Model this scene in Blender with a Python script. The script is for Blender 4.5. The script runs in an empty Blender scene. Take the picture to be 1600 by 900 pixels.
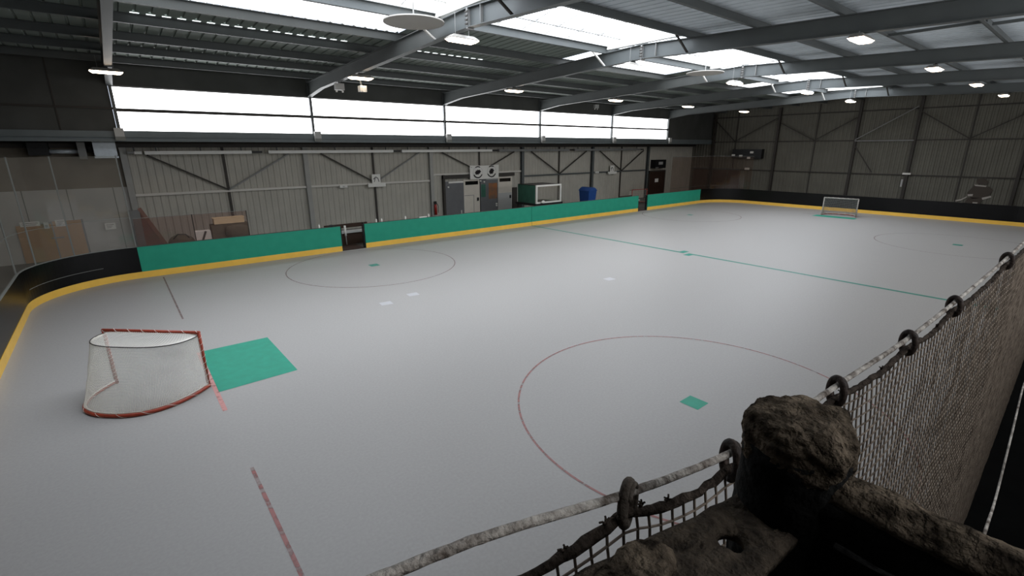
import bpy, math, random
from mathutils import Vector, noise as mnoise

random.seed(7)
S = bpy.context.scene
COL = S.collection
PI = math.pi

# ------------------------------------------------------------------ camera, world, exposure
CX, CY, CZ = 2.3147, -0.4107, 4.1632
YAW, PIT, ROL = 0.6846, 0.2845, -0.0029
FOC = 748.535                      # pixels for a 1600 px wide frame
GLOW_RIDGE, GLOW_SHEET, GLOW_WINDOW, GLOW_LAMP = 5.0, 1.7, 3.4, 12.0

fwd = Vector((math.sin(YAW) * math.cos(PIT), math.cos(YAW) * math.cos(PIT), -math.sin(PIT)))
rgt0 = Vector((math.cos(YAW), -math.sin(YAW), 0))
up0 = rgt0.cross(fwd)
rgt = math.cos(ROL) * rgt0 + math.sin(ROL) * up0
upv = -math.sin(ROL) * rgt0 + math.cos(ROL) * up0
cam = bpy.data.cameras.new('camera')
cam.sensor_width = 36.0
cam.lens = FOC / 1600 * 36.0
cam.clip_start = 0.02
camo = bpy.data.objects.new('camera', cam)
COL.objects.link(camo)
from mathutils import Matrix
m = Matrix((rgt, upv, -fwd)).transposed().to_4x4()
m.translation = Vector((CX, CY, CZ))
camo.matrix_world = m
S.camera = camo

w = bpy.data.worlds.new('world')
S.world = w
w.use_nodes = True
w.node_tree.nodes['Background'].inputs[0].default_value = (0.75, 0.85, 1.0, 1)
w.node_tree.nodes['Background'].inputs[1].default_value = 1.0
S.view_settings.view_transform = 'Standard'
S.view_settings.look = 'None'
S.view_settings.gamma = 1.0
S.view_settings.exposure = 0.5
try:
    S.view_settings.use_curve_mapping = False
    S.cycles.use_denoising = True
    S.cycles.max_bounces = 10
    S.cycles.diffuse_bounces = 5
    S.cycles.transparent_max_bounces = 24
    S.cycles.caustics_reflective = False
    S.cycles.caustics_refractive = False
    S.cycles.sample_clamp_indirect = 4.0
except Exception:
    pass

# ------------------------------------------------------------------ layout numbers (metres)
L, W = 40.0, 19.507                # rink
HB, HK = 1.056, 0.211              # board and kick-strip height
BX, BAY = 2.870, 7.0               # first frame, frame spacing
YU, YL = 23.18, 24.98              # window wall, lower wall behind it
ZB, ZT = 4.797, 6.373              # window sill and head
XW, XE = BX - BAY, BX + 6 * BAY    # end walls
YR = 10.45                         # ridge
YF = 2 * YR - YU                   # near side wall
SL = 0.039                         # roof slope


def zr(y, base):
    return base - SL * abs(y - YR)


# ------------------------------------------------------------------ materials
def lin(c):
    out = []
    for v in c:
        v /= 255.0
        out.append(v / 12.92 if v <= 0.04045 else ((v + 0.055) / 1.055) ** 2.4)
    return tuple(out) + (1.0,)


def mat(name, rgb, rough=0.6, spec=0.3, metal=0.0, var=0.0, scale=3.0, rgb2=None, bump=0.0, bscale=40.0, stretch=None, detail=4.0):
    mt = bpy.data.materials.new(name)
    mt.use_nodes = True
    nt = mt.node_tree
    b = nt.nodes['Principled BSDF']
    b.inputs['Roughness'].default_value = rough
    b.inputs['Specular IOR Level'].default_value = spec
    b.inputs['Metallic'].default_value = metal
    c = lin(rgb)
    b.inputs['Base Color'].default_value = c
    if var or rgb2 or bump:
        tc = nt.nodes.new('ShaderNodeTexCoord')
        mp = nt.nodes.new('ShaderNodeMapping')
        if stretch:
            mp.inputs['Scale'].default_value = stretch
        nt.links.new(tc.outputs['Object'], mp.inputs['Vector'])
    if var or rgb2:
        n = nt.nodes.new('ShaderNodeTexNoise')
        n.inputs['Scale'].default_value = scale
        n.inputs['Detail'].default_value = detail
        nt.links.new(mp.outputs[0], n.inputs['Vector'])
        r = nt.nodes.new('ShaderNodeValToRGB')
        r.color_ramp.elements[0].position = 0.35
        r.color_ramp.elements[1].position = 0.68
        if rgb2:
            a, d = c, lin(rgb2)
        else:
            a = tuple(v * (1 - var) for v in c[:3]) + (1,)
            d = tuple(min(1, v * (1 + var)) for v in c[:3]) + (1,)
        r.color_ramp.elements[0].color = a
        r.color_ramp.elements[1].color = d
        nt.links.new(n.outputs['Fac'], r.inputs[0])
        nt.links.new(r.outputs[0], b.inputs['Base Color'])
    if bump:
        n2 = nt.nodes.new('ShaderNodeTexNoise')
        n2.inputs['Scale'].default_value = bscale
        n2.inputs['Detail'].default_value = 6
        nt.links.new(mp.outputs[0], n2.inputs['Vector'])
        bp = nt.nodes.new('ShaderNodeBump')
        bp.inputs['Strength'].default_value = bump
        bp.inputs['Distance'].default_value = 0.02
        nt.links.new(n2.outputs['Fac'], bp.inputs['Height'])
        nt.links.new(bp.outputs[0], b.inputs['Normal'])
    return mt


def glow(name, rgb, strength):
    mt = bpy.data.materials.new(name)
    mt.use_nodes = True
    nt = mt.node_tree
    b = nt.nodes['Principled BSDF']
    b.inputs['Base Color'].default_value = lin((200, 200, 200))
    b.inputs['Roughness'].default_value = 0.5
    b.inputs['Emission Color'].default_value = lin(rgb)
    b.inputs['Emission Strength'].default_value = strength
    return mt


def clear(name, tint, refl=0.06, haze=0.0, hazecol=(150, 150, 145)):
    mt = bpy.data.materials.new(name)
    mt.use_nodes = True
    nt = mt.node_tree
    nt.nodes.remove(nt.nodes['Principled BSDF'])
    out = nt.nodes['Material Output']
    tr = nt.nodes.new('ShaderNodeBsdfTransparent')
    tr.inputs[0].default_value = lin(tint)
    gl = nt.nodes.new('ShaderNodeBsdfGlossy')
    gl.inputs['Roughness'].default_value = 0.06
    df = nt.nodes.new('ShaderNodeBsdfDiffuse')
    df.inputs[0].default_value = lin(hazecol)
    m1 = nt.nodes.new('ShaderNodeMixShader')
    m1.inputs[0].default_value = haze
    nt.links.new(tr.outputs[0], m1.inputs[1])
    nt.links.new(df.outputs[0], m1.inputs[2])
    m2 = nt.nodes.new('ShaderNodeMixShader')
    m2.inputs[0].default_value = refl
    nt.links.new(m1.outputs[0], m2.inputs[1])
    nt.links.new(gl.outputs[0], m2.inputs[2])
    nt.links.new(m2.outputs[0], out.inputs[0])
    return mt


def worn(name, rgb, rough=0.5, cover=0.5, scale=9.0):
    """old floor paint: broken by wear through which the floor shows"""
    mt = bpy.data.materials.new(name)
    mt.use_nodes = True
    nt = mt.node_tree
    b = nt.nodes['Principled BSDF']
    b.inputs['Roughness'].default_value = rough
    b.inputs['Base Color'].default_value = lin(rgb)
    tc = nt.nodes.new('ShaderNodeTexCoord')
    n = nt.nodes.new('ShaderNodeTexNoise')
    n.inputs['Scale'].default_value = scale
    n.inputs['Detail'].default_value = 5
    nt.links.new(tc.outputs['Object'], n.inputs['Vector'])
    mr = nt.nodes.new('ShaderNodeMapRange')
    mr.inputs['From Min'].default_value = 0.62 - 0.4 * cover
    mr.inputs['From Max'].default_value = 0.78 - 0.4 * cover
    mr.inputs['To Min'].default_value = 0.25
    nt.links.new(n.outputs['Fac'], mr.inputs['Value'])
    nt.links.new(mr.outputs[0], b.inputs['Alpha'])
    return mt


M = {}
M['floor'] = mat('rink_floor_coating', (153, 151, 149), 0.46, 0.3, rgb2=(159, 157, 155), scale=26.0, detail=12)
M['outer'] = mat('concrete', (92, 88, 84), 0.8, 0.2, var=0.12, scale=1.5)
M['blackmat'] = mat('black_rubber', (16, 16, 16), 0.9, 0.05, var=0.2)  # near-black colour stands in for the unlit floor beside the boards
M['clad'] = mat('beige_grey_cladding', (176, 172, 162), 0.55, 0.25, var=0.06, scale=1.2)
M['clad_end'] = mat('dimmed_grey_cladding', (106, 104, 95), 0.6, 0.2, var=0.08, scale=0.8)  # back wall cladding darkened in colour for the end wall's weaker light
M['panel'] = mat('grey_wall_panel', (184, 183, 179), 0.6, 0.25, var=0.05, scale=1.0)
M['brownpanel'] = mat('dark_brown_panel', (126, 118, 106), 0.7, 0.2, var=0.12, scale=1.3)
M['darkclad'] = mat('dark_upper_cladding', (78, 79, 77), 0.7, 0.2, var=0.12, scale=1.0)
M['steel'] = mat('dark_grey_steel', (84, 88, 88), 0.5, 0.35, var=0.05, scale=2.0)
M['steel_light'] = mat('pale_grey_steel', (128, 128, 126), 0.5, 0.35, var=0.05, scale=2.0)
M['steel_dark'] = mat('brown_black_steel', (60, 56, 52), 0.6, 0.3, var=0.08, scale=2.0)
M['sill'] = mat('blue_grey_beam', (104, 112, 114), 0.45, 0.35, var=0.05)
M['deck'] = mat('galvanised_deck', (126, 134, 128), 0.75, 0.12, var=0.08, scale=1.5)
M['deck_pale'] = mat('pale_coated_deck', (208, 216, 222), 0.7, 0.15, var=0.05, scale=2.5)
M['green'] = mat('green_board', (34, 142, 116), 0.42, 0.3, rgb2=(40, 148, 121), scale=3.0, bump=0.03, bscale=12)
M['greenedge'] = mat('grey_board_edge', (74, 80, 74), 0.6, 0.2)
M['black'] = mat('black_board', (11, 11, 12), 0.3, 0.25, var=0.25, scale=1.4)
M['yellow'] = mat('yellow_kick_strip', (236, 190, 84), 0.4, 0.3, var=0.04)
M['cap'] = mat('grey_cap_rail', (120, 122, 118), 0.5, 0.3)
M['fpgreen'] = mat('green_floor_paint', (26, 142, 118), 0.5, 0.3, var=0.06, scale=6)
M['fpgreen_worn'] = worn('worn_green_floor_paint', (34, 124, 108), cover=1.0)
M['fpred_worn'] = worn('worn_red_floor_paint', (138, 88, 84), cover=0.66)
M['fpline_worn'] = worn('patchy_red_floor_paint', (144, 84, 80), cover=0.5, scale=5.0)
M['fpdark_worn'] = worn('worn_dark_floor_paint', (112, 92, 88), cover=0.6)
M['fppink_worn'] = worn('faded_pink_floor_paint', (186, 130, 126), cover=0.8)
M['fpwhite_worn'] = mat('white_floor_tape', (178, 179, 182), 0.5, 0.3)
M['red'] = mat('red_goal_tube', (164, 68, 46), 0.4, 0.4, rgb2=(146, 56, 40), scale=14)
M['netwhite'] = mat('white_net_cord', (240, 236, 228), 0.8, 0.1)
M['whitepaint'] = mat('white_paint', (226, 224, 218), 0.5, 0.3)
M['greypaint'] = mat('light_grey_paint', (176, 176, 174), 0.5, 0.3)
M['doorwhite'] = mat('off_white_door', (205, 198, 186), 0.5, 0.3, var=0.03)
M['doorgrey'] = mat('slate_grey_panel', (104, 104, 106), 0.35, 0.4, var=0.04)
M['glassdark'] = mat('dark_glass', (10, 9, 8), 0.15, 0.5)
M['orange'] = mat('orange_brown_poster', (150, 98, 62), 0.6, 0.2, rgb2=(110, 92, 80), scale=2.5)
M['wood'] = mat('brown_wood', (176, 136, 92), 0.55, 0.3, var=0.1, scale=2, stretch=(1, 1, 0.15))
M['wooddark'] = mat('dark_brown_wood', (58, 42, 34), 0.6, 0.2, var=0.12, scale=2)
M['column_grey'] = mat('grey_painted_column', (158, 157, 152), 0.5, 0.3, var=0.04)
M['boardbrown'] = mat('faded_brown_board', (86, 72, 64), 0.6, 0.2, var=0.12, scale=2)
M['muralbrown'] = mat('faded_brown_paint', (80, 73, 67), 0.7, 0.1)
M['muralpale'] = mat('pale_wall_paint', (176, 170, 162), 0.7, 0.1)
M['girtwhite'] = mat('pale_painted_rail', (206, 202, 194), 0.5, 0.3)
M['tubewhite'] = mat('white_enamel_tube', (236, 234, 228), 0.45, 0.3)
M['card'] = mat('tan_cardboard', (226, 204, 168), 0.8, 0.1, var=0.05)
M['sofa'] = mat('olive_brown_fabric', (94, 88, 74), 0.9, 0.1, var=0.1, scale=8)
M['paper'] = mat('white_paper', (236, 235, 231), 0.8, 0.1)
M['paperink'] = mat('grey_print', (110, 108, 106), 0.8, 0.1)
M['ink'] = mat('dark_print', (44, 40, 42), 0.7, 0.1)
M['lamphouse'] = mat('grey_lamp_housing', (150, 146, 140), 0.5, 0.3)
M['foil'] = mat('silver_duct', (206, 214, 220), 0.35, 0.5, metal=0.15, var=0.08, scale=5)
M['blue'] = mat('blue_plastic', (34, 74, 140), 0.45, 0.4)
M['darkplastic'] = mat('black_plastic', (26, 26, 27), 0.45, 0.3)
M['redplastic'] = mat('red_enamel', (150, 40, 34), 0.35, 0.4)
M['tintgreen'] = mat('dark_green_panel', (54, 98, 82), 0.5, 0.3, var=0.1)
M['fan'] = mat('pale_grey_disc', (176, 172, 166), 0.7, 0.1, var=0.05, scale=1.0)
M['rust'] = mat('dusty_brown_steel', (50, 45, 40), 0.95, 0.05, rgb2=(86, 77, 67), scale=38, bump=0.9, bscale=70)
M['crust'] = mat('dust_crust', (40, 35, 30), 1.0, 0.02, rgb2=(124, 111, 96), scale=30, bump=1.0, bscale=90, detail=8)
M['postsoot'] = mat('shade_black_steel', (15, 15, 15), 0.8, 0.1, rgb2=(30, 30, 29), scale=20, bump=0.5, bscale=50)  # near-black colour carries the shade of the camera-facing side
M['cable'] = mat('dirty_pale_rope', (196, 190, 182), 0.75, 0.15, rgb2=(92, 82, 74), scale=34, bump=0.6, bscale=120)
M['netrope'] = mat('dusty_brown_rope', (42, 36, 32), 0.95, 0.05, rgb2=(82, 73, 66), scale=45, bump=0.8, bscale=120)
M['netcord'] = mat('dusty_brown_net_cord', (96, 86, 77), 0.95, 0.05, rgb2=(138, 126, 114), scale=22)
M['ring'] = mat('dark_rusty_ring', (44, 36, 33), 0.7, 0.25, rgb2=(74, 62, 56), scale=40, bump=0.4, bscale=90)
M['ringpale'] = mat('dusty_grey_ring', (104, 96, 88), 0.85, 0.1, rgb2=(70, 62, 56), scale=40, bump=0.5, bscale=90)
M['pane'] = clear('clear_plexiglass', (246, 245, 243), 0.035, 0.075, (172, 166, 156))  # beige haze stands in for glare on the panes
M['panered'] = clear('reddish_plexiglass', (242, 234, 231), 0.02, 0.05, (150, 120, 110))  # reddish tint and haze stand in for a reflection
M['panewarm'] = clear('brown_reflection_plexiglass', (240, 234, 230), 0.03, 0.03, (130, 112, 104))  # brownish tint and haze stand in for reflections
M['glow_ridge'] = glow('daylit_roof_glazing', (238, 245, 255), GLOW_RIDGE)
M['glow_sheet'] = glow('daylit_translucent_sheet', (250, 252, 255), GLOW_SHEET)
M['glow_win'] = glow('daylit_window_glazing', (252, 253, 255), GLOW_WINDOW)
M['glow_gap'] = glow('daylight_in_gap', (240, 248, 250), 1.6)
M['glow_lamp'] = glow('lamp_diffuser', (255, 232, 205), GLOW_LAMP)


# ------------------------------------------------------------------ mesh builder
class MB:
    def __init__(self):
        self.v, self.f = [], []

    def quad(self, *p):
        n = len(self.v)
        self.v += [tuple(q) for q in p]
        self.f.append(tuple(range(n, n + len(p))))
        return self

    def box(self, x0, x1, y0, y1, z0, z1):
        n = len(self.v)
        self.v += [(x0, y0, z0), (x1, y0, z0), (x1, y1, z0), (x0, y1, z0), (x0, y0, z1), (x1, y0, z1), (x1, y1, z1), (x0, y1, z1)]
        for q in ((0, 3, 2, 1), (4, 5, 6, 7), (0, 1, 5, 4), (1, 2, 6, 5), (2, 3, 7, 6), (3, 0, 4, 7)):
            self.f.append(tuple(n + i for i in q))
        return self

    def bar(self, a, b, wd, ht, up=(0, 0, 1)):
        """rectangular bar from a to b; wd across, ht along up"""
        a, b, up = Vector(a), Vector(b), Vector(up)
        d = (b - a).normalized()
        s = d.cross(up)
        if s.length < 1e-4:
            s = d.cross(Vector((1, 0, 0)))
        s.normalize()
        u = s.cross(d).normalized()
        n = len(self.v)
        for p in (a, b):
            for (i, j) in ((-1, -1), (1, -1), (1, 1), (-1, 1)):
                self.v.append(tuple(p + s * (i * wd / 2) + u * (j * ht / 2)))
        for q in ((0, 3, 2, 1), (4, 5, 6, 7), (0, 1, 5, 4), (1, 2, 6, 5), (2, 3, 7, 6), (3, 0, 4, 7)):
            self.f.append(tuple(n + i for i in q))
        return self

    def tube(self, pts, r, n=8, closed=False, caps=True, rfun=None):
        pts = [Vector(p) for p in pts]
        N = len(pts)
        base = len(self.v)
        prev = None
        for i, p in enumerate(pts):
            if closed:
                t = pts[(i + 1) % N] - pts[i - 1]
            else:
                t = pts[min(i + 1, N - 1)] - pts[max(i - 1, 0)]
            t.normalize()
            if prev is None:
                ref = Vector((0, 0, 1)) if abs(t.z) < 0.9 else Vector((1, 0, 0))
                s = t.cross(ref).normalized()
            else:
                s = prev - t * prev.dot(t)
                s.normalize()
            prev = s
            u = s.cross(t)
            for k in range(n):
                a = 2 * PI * k / n
                rr = r if rfun is None else rfun(i, k, p)
                self.v.append(tuple(p + s * (rr * math.cos(a)) + u * (rr * math.sin(a))))
        for i in range(N if closed else N - 1):
            j = (i + 1) % N
            for k in range(n):
                k2 = (k + 1) % n
                self.f.append((base + i * n + k, base + i * n + k2, base + j * n + k2, base + j * n + k))
        if caps and not closed:
            self.f.append(tuple(base + k for k in range(n))[::-1])
            self.f.append(tuple(base + (N - 1) * n + k for k in range(n)))
        return self

    def strip(self, a, b):
        """quads between two polylines"""
        n = len(self.v)
        N = len(a)
        self.v += [tuple(p) for p in a] + [tuple(p) for p in b]
        for i in range(N - 1):
            self.f.append((n + i, n + i + 1, n + N + i + 1, n + N + i))
        return self

    def sheet(self, path, z0, z1, t):
        """standing sheet of thickness t along a plan path (x, y)"""
        N = len(path)
        offs = []
        for i in range(N):
            a = Vector(path[max(i - 1, 0)])
            b = Vector(path[min(i + 1, N - 1)])
            d = (b - a).normalized()
            offs.append((path[i][0] - d.y * t, path[i][1] + d.x * t))
        n = len(self.v)
        for i in range(N):
            self.v += [(path[i][0], path[i][1], z0), (path[i][0], path[i][1], z1), (offs[i][0], offs[i][1], z1), (offs[i][0], offs[i][1], z0)]
        for i in range(N - 1):
            o = n + 4 * i
            for (p, q) in ((0, 1), (1, 2), (2, 3), (3, 0)):
                self.f.append((o + p, o + q, o + 4 + q, o + 4 + p))
        self.f.append((n, n + 1, n + 2, n + 3))
        o = n + 4 * (N - 1)
        self.f.append((o + 3, o + 2, o + 1, o))
        return self

    def disc(self, c, r, h, n=40, r2=None):
        r2 = r if r2 is None else r2
        base = len(self.v)
        for k in range(n):
            a = 2 * PI * k / n
            self.v.append((c[0] + r * math.cos(a), c[1] + r * math.sin(a), c[2]))
        for k in range(n):
            a = 2 * PI * k / n
            self.v.append((c[0] + r2 * math.cos(a), c[1] + r2 * math.sin(a), c[2] + h))
        for k in range(n):
            k2 = (k + 1) % n
            self.f.append((base + k, base + k2, base + n + k2, base + n + k))
        self.f.append(tuple(base + k for k in range(n))[::-1])
        self.f.append(tuple(base + n + k for k in range(n)))
        return self

    def obj(self, name, material, parent=None, smooth=False, loc=None):
        me = bpy.data.meshes.new(name)
        v = self.v
        if loc is not None:
            v = [(a - loc[0], b - loc[1], c - loc[2]) for a, b, c in v]
        me.from_pydata(v, [], self.f)
        me.materials.append(M[material] if isinstance(material, str) else material)
        if smooth:
            for p in me.polygons:
                p.use_smooth = True
        me.update()
        o = bpy.data.objects.new(name, me)
        COL.objects.link(o)
        if parent is not None:
            o.parent = parent
            if loc is not None:
                o.location = loc
        elif loc is not None:
            o.location = loc
        return o


def join(*ms):
    r = MB()
    for q in ms:
        n = len(r.v)
        r.v += q.v
        r.f += [tuple(i + n for i in f) for f in q.f]
    return r



def recalc(o):
    import bmesh
    bm = bmesh.new()
    bm.from_mesh(o.data)
    bmesh.ops.recalc_face_normals(bm, faces=bm.faces)
    bm.to_mesh(o.data)
    bm.free()
    return o


def tag(o, label, cat, group=None):
    o['label'] = label
    o['category'] = cat
    if group:
        o['group'] = group
    return o


def struct(o, label=None):
    o['kind'] = 'structure'
    if label:
        o['label'] = label
        o['category'] = o.name.split('_')[0]
    return o


def empty(name, loc, label, cat, group=None):
    o = bpy.data.objects.new(name, None)
    COL.objects.link(o)
    o.location = loc
    o.empty_display_size = 0.1
    return tag(o, label, cat, group)


def part(mb, name, material, par, smooth=False):
    """mesh given in world coordinates, made a child of par (which is only translated)"""
    l = par.location
    mb.v = [(a - l[0], b - l[1], c - l[2]) for a, b, c in mb.v]
    return mb.obj(name, material, par, smooth)


def copy_tree(o, loc):
    c = o.copy()
    COL.objects.link(c)
    c.location = loc

    def rec(src, dst):
        for ch in list(src.children):
            k = ch.copy()
            COL.objects.link(k)
            k.parent = dst
            rec(ch, k)
    rec(o, c)
    return c


def arc(cx, cy, r, a0, a1, n):
    return [(cx + r * math.cos(a0 + (a1 - a0) * i / n), cy + r * math.sin(a0 + (a1 - a0) * i / n)) for i in range(n + 1)]


# ================================================================== STRUCTURE
# ---- floors
fl = struct(MB().box(0, L, 0, W, -0.1, 0).obj('floor', 'floor'), 'smooth pale grey sports floor of the rink')
fo = MB()
fo.box(XW, XE, W, YL, -0.1, -0.004)
fo.box(XW, 0, -0.0, W, -0.1, -0.004)
fo.box(L, XE, 0, W, -0.1, -0.004)
struct(fo.obj('floor_surround', 'outer'), 'darker concrete floor outside the boards')
struct(MB().box(XW, XE, YF, 0, -0.1, -0.004).obj('floor_walkway', 'blackmat'), 'black walkway floor along the near boards')


def flat(pts, z=0.003):
    mb = MB()
    mb.quad(*[(p[0], p[1], z) for p in pts])
    return mb


def ringmb(cx, cy, r, wd, a0=0, a1=2 * PI, n=120, z=0.003):
    mb = MB()
    A = [(x, y, z) for x, y in arc(cx, cy, r - wd / 2, a0, a1, n)]
    B = [(x, y, z) for x, y in arc(cx, cy, r + wd / 2, a0, a1, n)]
    return mb.strip(A, B)


def rect(x0, x1, y0, y1, z=0.003):
    return flat([(x0, y0), (x1, y0), (x1, y1), (x0, y1)], z)


YM = W / 2 + 0.12
GX, DX, DE, CR = 3.09, 9.30, 6.487, 2.98
# floor paint, parts of the floor
ml = rect(19.93, 20.07, 0.02, 9.83)
ml.v += [(19.93, 10.12, 0.003), (20.07, 10.12, 0.003), (20.07, W - 0.02, 0.003), (19.93, W - 0.02, 0.003)]
ml.f.append((4, 5, 6, 7))
ml.obj('center_line', 'fpgreen_worn', fl)['label'] = 'green line across the middle of the floor'
cd = MB()
for (a, b) in ((9.62, 9.88), (10.06, 10.32)):
    cd.quad((19.62 if a < 10 else 19.93, a, 0.004), (20.07 if a < 10 else 20.4, a, 0.004), (20.07 if a < 10 else 20.4, b, 0.004), (19.62 if a < 10 else 19.93, b, 0.004))
cd.obj('center_spot', 'fpgreen_worn', fl)['label'] = 'broken green spot at mid floor'
flat([(3.14, 11.12), (4.44, 11.09), (4.47, 8.88), (3.12, 8.84)]).obj('goal_crease', 'fpgreen', fl)['label'] = 'green rectangle in front of the near goal'
flat([(36.16, 11.1), (36.9, 11.06), (36.92, 8.84), (36.26, 8.81)]).obj('goal_crease', 'fpgreen', fl)['label'] = 'green rectangle in front of the far goal'
gl = rect(GX - 0.023, GX + 0.023, 3.4, 6.15)
gl.obj('goal_line', 'fpline_worn', fl)['label'] = 'worn red goal line nearest the camera'
rect(GX - 0.035, GX + 0.035, 8.05, 11.1).obj('goal_line', 'fppink_worn', fl)['label'] = 'faded pink goal line at the crease'
rect(GX - 0.02, GX + 0.02, 13.8, 19.2).obj('goal_line', 'fpdark_worn', fl)['label'] = 'thin dark goal line by the far boards'
rect(37.0, 37.05, 8.0, 12.0).obj('goal_line', 'fpdark_worn', fl)['label'] = 'faint line at the far goal'
for (x, y, mt_, sp, lb) in ((DX, W / 2 - DE, 'fpred_worn', 'fpgreen', 'red circle nearest the camera'),
                            (DX, W / 2 + DE, 'fpdark_worn', 'fpgreen_worn', 'dark red circle by the left gate'),
                            (L - DX, W / 2 - DE, 'fpdark_worn', 'fpgreen_worn', 'faint circle at the far right'),
                            (L - DX, W / 2 + DE, 'fpdark_worn', 'fpgreen_worn', 'faint circle near the far gate')):
    ringmb(x, y, CR, 0.034).obj('faceoff_circle', mt_, fl)['label'] = lb
    d = 0.17
    flat([(x - d, y - d), (x + d, y - d), (x + d, y + d), (x - d, y + d)]).obj('faceoff_spot', sp, fl)
for (x, y) in ((7.64, 11.69), (8.63, 11.98), (14.45, 9.38)):
    mb = MB()
    mb.quad((x - .17, y - .12, .003), (x + .15, y - .16, .003), (x + .18, y + .12, .003), (x - .14, y + .15, .003))
    mb.obj('tape_patch', 'fpwhite_worn', fl)['label'] = 'pale worn patch of tape'


# ---- walls
def ribs_x(x0, x1, y, z0, z1, per, dep):
    """vertical-ribbed sheet facing -y"""
    mb = MB()
    a, b = [], []
    x = x0
    while x < x1 - 1e-6:
        for (fx, d) in ((0, 0), (0.38, 0), (0.50, -dep), (0.88, -dep)):
            xx = min(x + fx * per, x1)
            a.append((xx, y + d, z0))
            b.append((xx, y + d, z1))
        x += per
    a.append((x1, y, z0))
    b.append((x1, y, z1))
    mb.strip(a, b)
    return mb


def ribs_y(y0, y1, x, z0, zfun, per, dep):
    mb = MB()
    a, b = [], []
    y = y0
    while y < y1 - 1e-6:
        for (fy, d) in ((0, 0), (0.30, 0), (0.42, -dep), (0.88, -dep)):
            yy = min(y + fy * per, y1)
            a.append((x + d, yy, z0))
            b.append((x + d, yy, zfun(yy)))
        y += per
    a.append((x, y1, z0))
    b.append((x, y1, zfun(y1)))
    mb.strip(a, b)
    return mb


wb = struct(ribs_x(BX, XE, YL, -0.05, 4.55, 0.27, 0.024).obj('wall_back', 'clad'), 'ribbed beige grey back wall below the windows')
# lower-left bay: grey panels with dark brown cladding above
wp = struct(MB().box(XW, BX, YL, YL + 0.1, -0.05, 2.68).obj('wall_back_left', 'panel'), 'grey panelled wall at the left end')
MB().box(XW, BX, YL, YL + 0.1, 2.68, 4.55).obj('upper_cladding', 'brownpanel', wp)['label'] = 'dark brown upper band'
for x in (-1.9, -0.35, 0.9, 2.3):
    MB().box(x - 0.015, x + 0.015, YL - 0.012, YL, 0, 2.68).obj('panel_joint', 'cap', wp)

# frame columns of the lower wall, girts, braces = parts of the wall
for i in range(6):
    x = BX + i * BAY
    mb = MB()
    mb.box(x - 0.11, x + 0.11, YL - 0.20, YL - 0.185, -0.02, 4.5)
    mb.box(x - 0.11, x + 0.11, YL - 0.055, YL - 0.04, -0.02, 4.5)
    mb.box(x - 0.006, x + 0.006, YL - 0.185, YL - 0.055, -0.02, 4.5)
    mb.obj('column', 'column_grey' if i in (0, 1, 2) else 'steel', wb)
MB().box(2.62, 2.98, YL - 0.34, YL - 0.21, -0.02, 1.75).obj('column_casing', 'steel_light', wb)
for i in range(6):
    x0, x1 = BX + i * BAY + 0.11, BX + (i + 1) * BAY - 0.11
    xm = (x0 + x1) / 2
    zg = 2.66 if i == 2 else 2.33
    if i < 5:
        MB().box(x0, x1, YL - 0.13, YL - 0.06, zg - 0.05, zg + 0.05).obj('girt', 'girtwhite' if i < 3 else 'steel', wb)
        MB().box(xm - 0.05, xm + 0.05, YL - 0.10, YL - 0.045, (0 if i != 2 else 3.0), 4.3).obj('mid_post', 'steel_dark', wb)
        for sgn in (-1, 1):
            MB().bar((xm, YL - 0.17, zg + 0.05), (xm + sgn * 2.75, YL - 0.17, 3.92), 0.06, 0.07, (0, 1, 0)).obj('brace', 'steel_light' if (sgn > 0 and i < 2) else 'steel_dark', wb)
MB().box(XW, XE, YL - 0.25, YL - 0.05, 4.22, 4.5).obj('eaves_shade', 'steel_dark', wb)  # dark strip painting in the weakly lit top of the wall

# strip-window wall above: sill beam, upper band, mullions
struct(MB().box(XW, XE, YU, YL + 0.1, 4.50, 4.62).obj('ceiling_aisle', 'darkclad'), 'dark soffit of the low aisle under the windows')
sb = MB()
sb.box(XW, XE, YU - 0.10, YU + 0.05, 4.62, ZB)
sb.box(XW, XE, YU - 0.16, YU + 0.05, 4.585, 4.62)
sb.box(XW, XE, YU - 0.07, YU + 0.05, 4.43, 4.585)
t1 = struct(sb.obj('trim_1', 'sill'), 'blue grey sill beam under the strip windows')
wu = MB()
wu.box(XW, XE, YU, YU + 0.12, ZT, 7.45)
wu.box(XW, BX - 0.06, YU, YU + 0.12, ZB, ZT)
wu.box(BX + 5 * BAY + 0.06, XE, YU, YU + 0.12, ZB, ZT)
wup = struct(wu.obj('wall_back_upper', 'darkclad'), 'dark cladding around the strip windows')
for i in range(6):
    x = BX + i * BAY
    MB().box(x - 0.05, x + 0.05, YU - 0.09, YU + 0.02, ZB, ZT + 0.02).obj('mullion', 'steel', wup)
for x in (XW + 1.5, XW + 3.6, XW + 5.4):
    MB().box(x - 0.02, x + 0.02, YU - 0.03, YU, ZB, 7.3).obj('cladding_joint', 'steel_dark', wup)
MB().box(XW, BX, YU - 0.05, YU, 5.55, 5.62).obj('cladding_rail', 'steel_dark', wup)
for i in range(5):
    x0, x1 = BX + i * BAY + 0.05, BX + (i + 1) * BAY - 0.05
    wn = struct(MB().quad((x0, YU + 0.05, ZB), (x1, YU + 0.05, ZB), (x1, YU + 0.05, ZT), (x0, YU + 0.05, ZT)).obj('window_%d' % (i + 1), 'glow_win'),
                'bright frosted strip window, number %d from the left' % (i + 1))
    MB().box(x0, x1, YU - 0.05, YU + 0.03, 5.485, 5.60).obj('transom', 'steel_dark', wn)
    fr = MB().box(x0, x1, YU - 0.03, YU + 0.06, ZT - 0.04, ZT + 0.01).box(x0, x1, YU - 0.03, YU + 0.06, ZB, ZB + 0.02)
    fr.obj('window_frame', 'steel_light', wn)

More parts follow.
